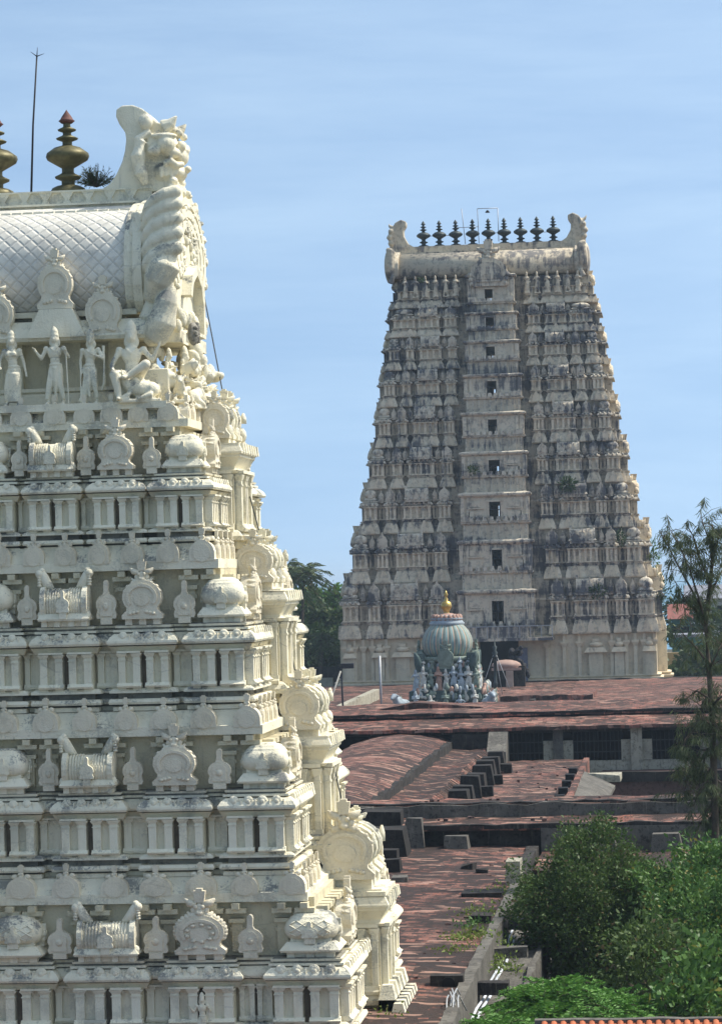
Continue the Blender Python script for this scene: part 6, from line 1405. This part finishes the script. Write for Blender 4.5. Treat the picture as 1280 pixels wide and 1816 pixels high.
# weeds on the towers
def ledge_plant(label, px_, py_, Y, r_, mat, leaf, n=160, name='wall_plant', flat_=.8):
    c = G(px_, py_, Y); t = thing(name, label, 'plant', c); u = unit(n); cen = np.array(c) + u * rng.uniform(.1, 1, (n, 1)) * np.array((r_, r_ * .6, r_ * flat_)); leaves('foliage', mat, cen, u + np.array((0, 0, .4)), leaf, .4, t, .1)
    mb = MB(); mb.tube([(c[0], c[1] + .2, c[2] - r_ * flat_), c], [.05, .02], 5)
    for k in range(5): mb.tube([c, tuple(cen[k])], [.02, .01], 4)
    mb.build('stem', BARK, t); return t
ledge_plant('round dark bush rooted in a ledge on the right wing of the tall tower', 1006, 858, 315.8, .95, LF_F, .42, 260); ledge_plant('small bush on the left edge of the tall tower central bay', 838, 834, 315.5, .55, LF_F, .32, 120)
ledge_plant('green creeper patch over the right barrel shrine low on the tall tower', 1058, 1048, 314.8, .9, LF_F, .36, 200, 'creeper'); ledge_plant('narrow creeper hanging beside the corner gable of the tall tower', 1100, 952, 315.4, .5, LF_F, .34, 120, 'creeper', 2.2)
ledge_plant('leafy creeper on the upper part of the tall tower right end', 1158, 985, 324, .8, LF_M, .36, 240, 'creeper', 3.2); ledge_plant('brownish creeper lower on the tall tower right end', 1172, 1050, 324, .7, LF_F, .36, 220, 'creeper', 3.4)
ledge_plant('tiny plant sprouting under the roof of the tall tower', 746, 497, 319.6, .32, LF_F, .26, 60); ledge_plant('thin grass tuft on a low storey of the tall tower', 830, 1085, 314.5, .35, LF_F, .3, 50)
# needle tuft beside the pot finial
c = at_y(172, 332, YC); t = thing('wall_plant', 'spiky grey green tuft growing on the ridge beside the pot finial', 'plant', c); cen, ax = [], []; mb = MB()
for k in range(75):
    a = random.uniform(0, math.pi); d = np.array((math.cos(a) * .85, rng.normal() * .4, .2 + math.sin(a) * .8)); l_ = random.uniform(.35, .72)
    mb.tube([c, tuple(np.array(c) + d * l_)], [.012, .005], 4)
    for q in range(12): cen.append(np.array(c) + d * l_ * (.25 + .75 * q / 12)); ax.append(d + rng.normal(size=3) * .7)
mb.build('stem', BARK, t); leaves('foliage', LF_C, np.array(cen), np.array(ax), .13, .16, t)
weed('weeds growing at the foot of the white tower end bay', [(684, 1806), (700, 1800), (708, 1812), (672, 1815)], .12, LF_Y, z=at_y(690, 1806, 80).z, n=40, spread=(.12, .3, .16))

# feathery casuarina tree at the right edge
def casuarina(label, Y, trunk, limbs, wisp=900):
    b = G(*trunk[0], Y); t = thing('casuarina_tree', label, 'tree', (b[0], Y, 0)); mb = MB(); tr = [(b[0], Y, 0)] + [G(*q, Y) for q in trunk]; n = len(tr); mb.tube(tr, [.17 * (1 - .72 * k / (n - 1)) for k in range(n)], 8)
    cen, ax = [], []
    for lb in limbs:
        pts = [Vector(G(*q, Y + random.uniform(-1.2, 1.2))) for q in lb]; pts[0] = Vector(G(*lb[0], Y)); mb.tube(pts, [.06 * (1 - .8 * k / (len(pts) - 1)) for k in range(len(pts))], 5)
        for a, b_ in zip(pts[:-1], pts[1:]):
            L_ = (b_ - a).length
            for k in range(int(L_ * (6.2 if lb[0][1] > 1200 else 5.0)) + 1):
                p = a.lerp(b_, random.random()); d = Vector((random.gauss(0, .55), random.gauss(0, .55), random.gauss(.1, .4))); e = p + d; m_ = p.lerp(e, .5) + Vector((0, 0, .1)); mb.tube([p, m_, e], [.014, .01, .005], 4)
                nn = random.randint(22, 46) if lb[0][1] > 1150 else random.randint(18, 44)
                for q in range(nn):
                    s = random.random() ** .6; cc = p.lerp(e, s); cen.append(tuple(cc)); ax.append((d.x * .5 + random.gauss(0, .5), d.y * .5 + random.gauss(0, .5), -random.uniform(.2, 1.4)))
    mb.build('trunk', BARK, t); leaves('crown', LF_C, np.array(cen), np.array(ax), .40, .075, t, .25); return t
casuarina('slender feathery casuarina tree rising in front of the tall tower right end', 112,
    [(1268, 1500), (1266, 1400), (1262, 1280), (1256, 1180), (1250, 1110), (1258, 1040), (1264, 980), (1262, 930)],
    [[(1250, 1110), (1238, 1060), (1222, 1010), (1205, 970), (1185, 935)], [(1244, 1080), (1222, 1040), (1200, 1000), (1180, 960), (1168, 940)], [(1258, 1040), (1240, 990), (1228, 950), (1215, 928)], [(1260, 1020), (1262, 970), (1246, 930), (1240, 905)],
     [(1264, 980), (1275, 950), (1290, 930)], [(1256, 1060), (1275, 1020), (1295, 990)], [(1252, 1120), (1235, 1085), (1215, 1065), (1196, 1030)], [(1256, 1180), (1235, 1150), (1215, 1130), (1200, 1110)], [(1256, 1190), (1275, 1150), (1295, 1120)],
     [(1258, 1240), (1235, 1225), (1215, 1240)], [(1262, 1290), (1238, 1285), (1215, 1310), (1205, 1340)], [(1264, 1330), (1240, 1330), (1222, 1370), (1210, 1410)], [(1265, 1380), (1245, 1390), (1228, 1430)], [(1266, 1300), (1285, 1310), (1300, 1340)], [(1266, 1400), (1285, 1420), (1295, 1460)], [(1262, 1250), (1285, 1230), (1300, 1210)], [(1266, 1420), (1250, 1440), (1235, 1475)], [(1266, 1360), (1252, 1370), (1240, 1400)], [(1266, 1320), (1250, 1340), (1240, 1380), (1238, 1420)], [(1266, 1380), (1280, 1390), (1288, 1430)], [(1266, 1440), (1256, 1455), (1250, 1490)], [(1264, 1270), (1280, 1275), (1290, 1310)], [(1266, 1430), (1280, 1445), (1290, 1480)], [(1262, 1240), (1246, 1250), (1230, 1290)]])
# trees and palms beyond, left of the tall tower
def ftree(label, px_, py_, Y, rad, ncl, per=22, leaf=.75, mat=LF_F):
    c = G(px_, py_, Y); return bush(label, 'tree', (c[0], Y, 0), [(c, rad, ncl, .55)], mat, leaf, .55, .3, name='tree', per=per, limbs=7)
ftree('dense dark tree crown low beside the tall tower left corner', 575, 1128, 347, (4.2, 3.5, 4.2), 170); ftree('lighter green tree rising between the palms and the tall tower', 566, 1085, 354, (3.2, 3.5, 2.4), 130, mat=LF_M)
ftree('dark tree crown behind the white tower, below the palms', 520, 1135, 352, (4.2, 3.5, 3.6), 170); ftree('low bushy tree above the black compound wall', 545, 1150, 338, (4.6, 2.5, 2.4), 150); ftree('small pale tree against the sea left of the tall tower', 588, 1082, 358, (2.4, 2.5, 1.7), 80, mat=LF_M)
ftree('dark tree behind the white tower, beside the small palm', 500, 1120, 362, (3.2, 3, 2.8), 110)
def palm(label, px_, py_, Y, s=1.0, n=20):
    c = Vector(G(px_, py_, Y)); t = thing('palm_tree', label, 'palm', (c.x - 1, Y, 0)); mb = MB(); mb.tube([(c.x - 1, Y, 0), (c.x - .5, Y, c.z * .5), tuple(c)], [.28, .22, .16], 8); cen, ax = [], []
    for k in range(n):
        a = k * 2.4; el = 1.25 - 1.75 * (k / n); d = Vector((math.cos(a) * math.cos(el), math.sin(a) * math.cos(el), math.sin(el))); L_ = 3.6 * s * random.uniform(.85, 1.15)
        pts = [c + d * L_ * q / 12 - Vector((0, 0, 2.3 * s * (q / 12) ** 2)) for q in range(13)]; mb.tube([pts[0], pts[6], pts[12]], [.05, .035, .012], 5); side = d.cross(Vector((0, 0, 1))).normalized()
        for q in range(2, 13):
            for h in range(2):
                for sg in (-1, 1): cen.append(tuple(pts[q] - d * .15 * h)); ax.append(tuple(side * sg + d * .5 - Vector((0, 0, .55))))
    mb.build('trunk', BARK, t); leaves('fronds', LF_P, np.array(cen), np.array(ax), 1.0 * s, .13, t, .15); return t
palm('tall coconut palm with drooping fronds left of the tall tower', 538, 1020, 331, 1.15, 26); palm('coconut palm crown peeping out behind the white tower edge', 506, 1014, 333, 1.0, 22); palm('low palm leaning over the compound wall by the tall tower', 572, 1135, 330, .8, 18)
# houses and trees behind the casuarina
def house(label, x0, x1, yt, yb, Y, wall, roofc, gable=True):
    a, b = at_y(x0, yb, Y), at_y(x1, yb, Y); zt = at_y((x0 + x1) / 2, yt, Y).z; t = thing('house', label, 'house', (a.x, Y, 0)); mb = MB(); mb.box(a.x, b.x, Y, Y + 8, 0, zt); mb.build('wall', wall, t); mb = MB()
    if gable: mb.prism([(Y - .6, zt - .1), (Y + 4, zt + 1.8), (Y + 8.6, zt - .1)], a.x - .5, b.x + .5, 'x')
    else: mb.box(a.x - .4, b.x + .4, Y - .4, Y + 8.4, zt, zt + .35)
    mb.build('roof', roofc, t); n = max(2, int((b.x - a.x) / 3))
    for k in range(n):
        x = a.x + (b.x - a.x) * (k + .5) / n; w = MB(); w.box(x - .5, x + .5, Y - .05, Y + .1, zt - 2.4, zt - 1.1); f = w.build('window', DARK, t); w = MB(); w.box(x - .65, x + .65, Y - .3, Y - .06, zt - 1.1, zt - .95); w.build('sill', wall, f)
    return t
PW = simple('white_house_wall', (.5, .48, .45)); RR = simple('red_roof_sheet', (.26, .10, .08)); GW = simple('turquoise_wall', (.10, .25, .24)); GR = simple('grey_roof_sheet', (.25, .26, .3))
house('small house with a red roof behind the casuarina tree', 1192, 1224, 1096, 1180, 372, GW, RR); house('pale house with a grey roof right of the red roofed one', 1222, 1300, 1060, 1180, 392, PW, GR); house('low turquoise shed at the foot of the tall tower right end', 1200, 1250, 1130, 1190, 350, GW, GR, False)
ftree('dark tree crown behind the red roofed house', 1215, 1090, 400, (3, 3, 3), 80); ftree('bushy tree among the houses at the picture edge', 1262, 1130, 372, (4, 3, 4), 120); ftree('low trees shading the ochre wall by the tall tower', 1235, 1190, 330, (4, 2.5, 2.5), 110)
# orange tiled roof in the lower right corner
a, b = at_y(965, 1819, 72), at_y(1290, 1808, 72); zt = (a.z + b.z) / 2; rf = thing('tiled_roof', 'orange ribbed tile roof edge in the lower right corner', 'roof', (b.x, 72, 0))
mb = MB(); sl = math.tan(R(24)); nrows = 22
for k in range(int((b.x + 1.5 - a.x) / .24)):
    x = a.x + k * .24; mb.tube([(x, 72.0, zt), (x, 62, zt - 10 * sl)], .085, 7)
mb.add([(a.x - .1, 72, zt), (b.x + 1.6, 72, zt), (b.x + 1.6, 62, zt - 10 * sl), (a.x - .1, 62, zt - 10 * sl)], [(0, 1, 2, 3)]); mb.build('tile_slope', simple('orange_roof_tiles', (.46, .15, .07), .8, .35, 3), rf)
mb = MB(); longwall(mb, a.x - .25, b.x + 1.6, 72.0, 72.3, zt - .25, zt + .09, .5, .02); mb.build('ridge_edge', CONC, rf); mb = MB(); mb.box(a.x, b.x + 1.5, 71.6, 72.0, 0, zt - .3); mb.build('wall', CONC, rf)

# ------------------------------------------------------------------ thin sea haze over the whole site
hz = bpy.data.materials.new('sea_haze'); hz.use_nodes = True; ht = hz.node_tree; ht.nodes.clear()
pv_ = ht.nodes.new('ShaderNodeVolumePrincipled'); pv_.inputs['Color'].default_value = (0.66, 0.83, 1.0, 1); pv_.inputs['Density'].default_value = 0.00016; pv_.inputs['Anisotropy'].default_value = 0.1
ho = ht.nodes.new('ShaderNodeOutputMaterial'); ht.links.new(pv_.outputs['Volume'], ho.inputs['Volume'])
mb = MB(); mb.box(-9100, 9100, -120, 28100, -2.4, 46.0); o = mb.build('haze', hz); setting(o, 'stuff')
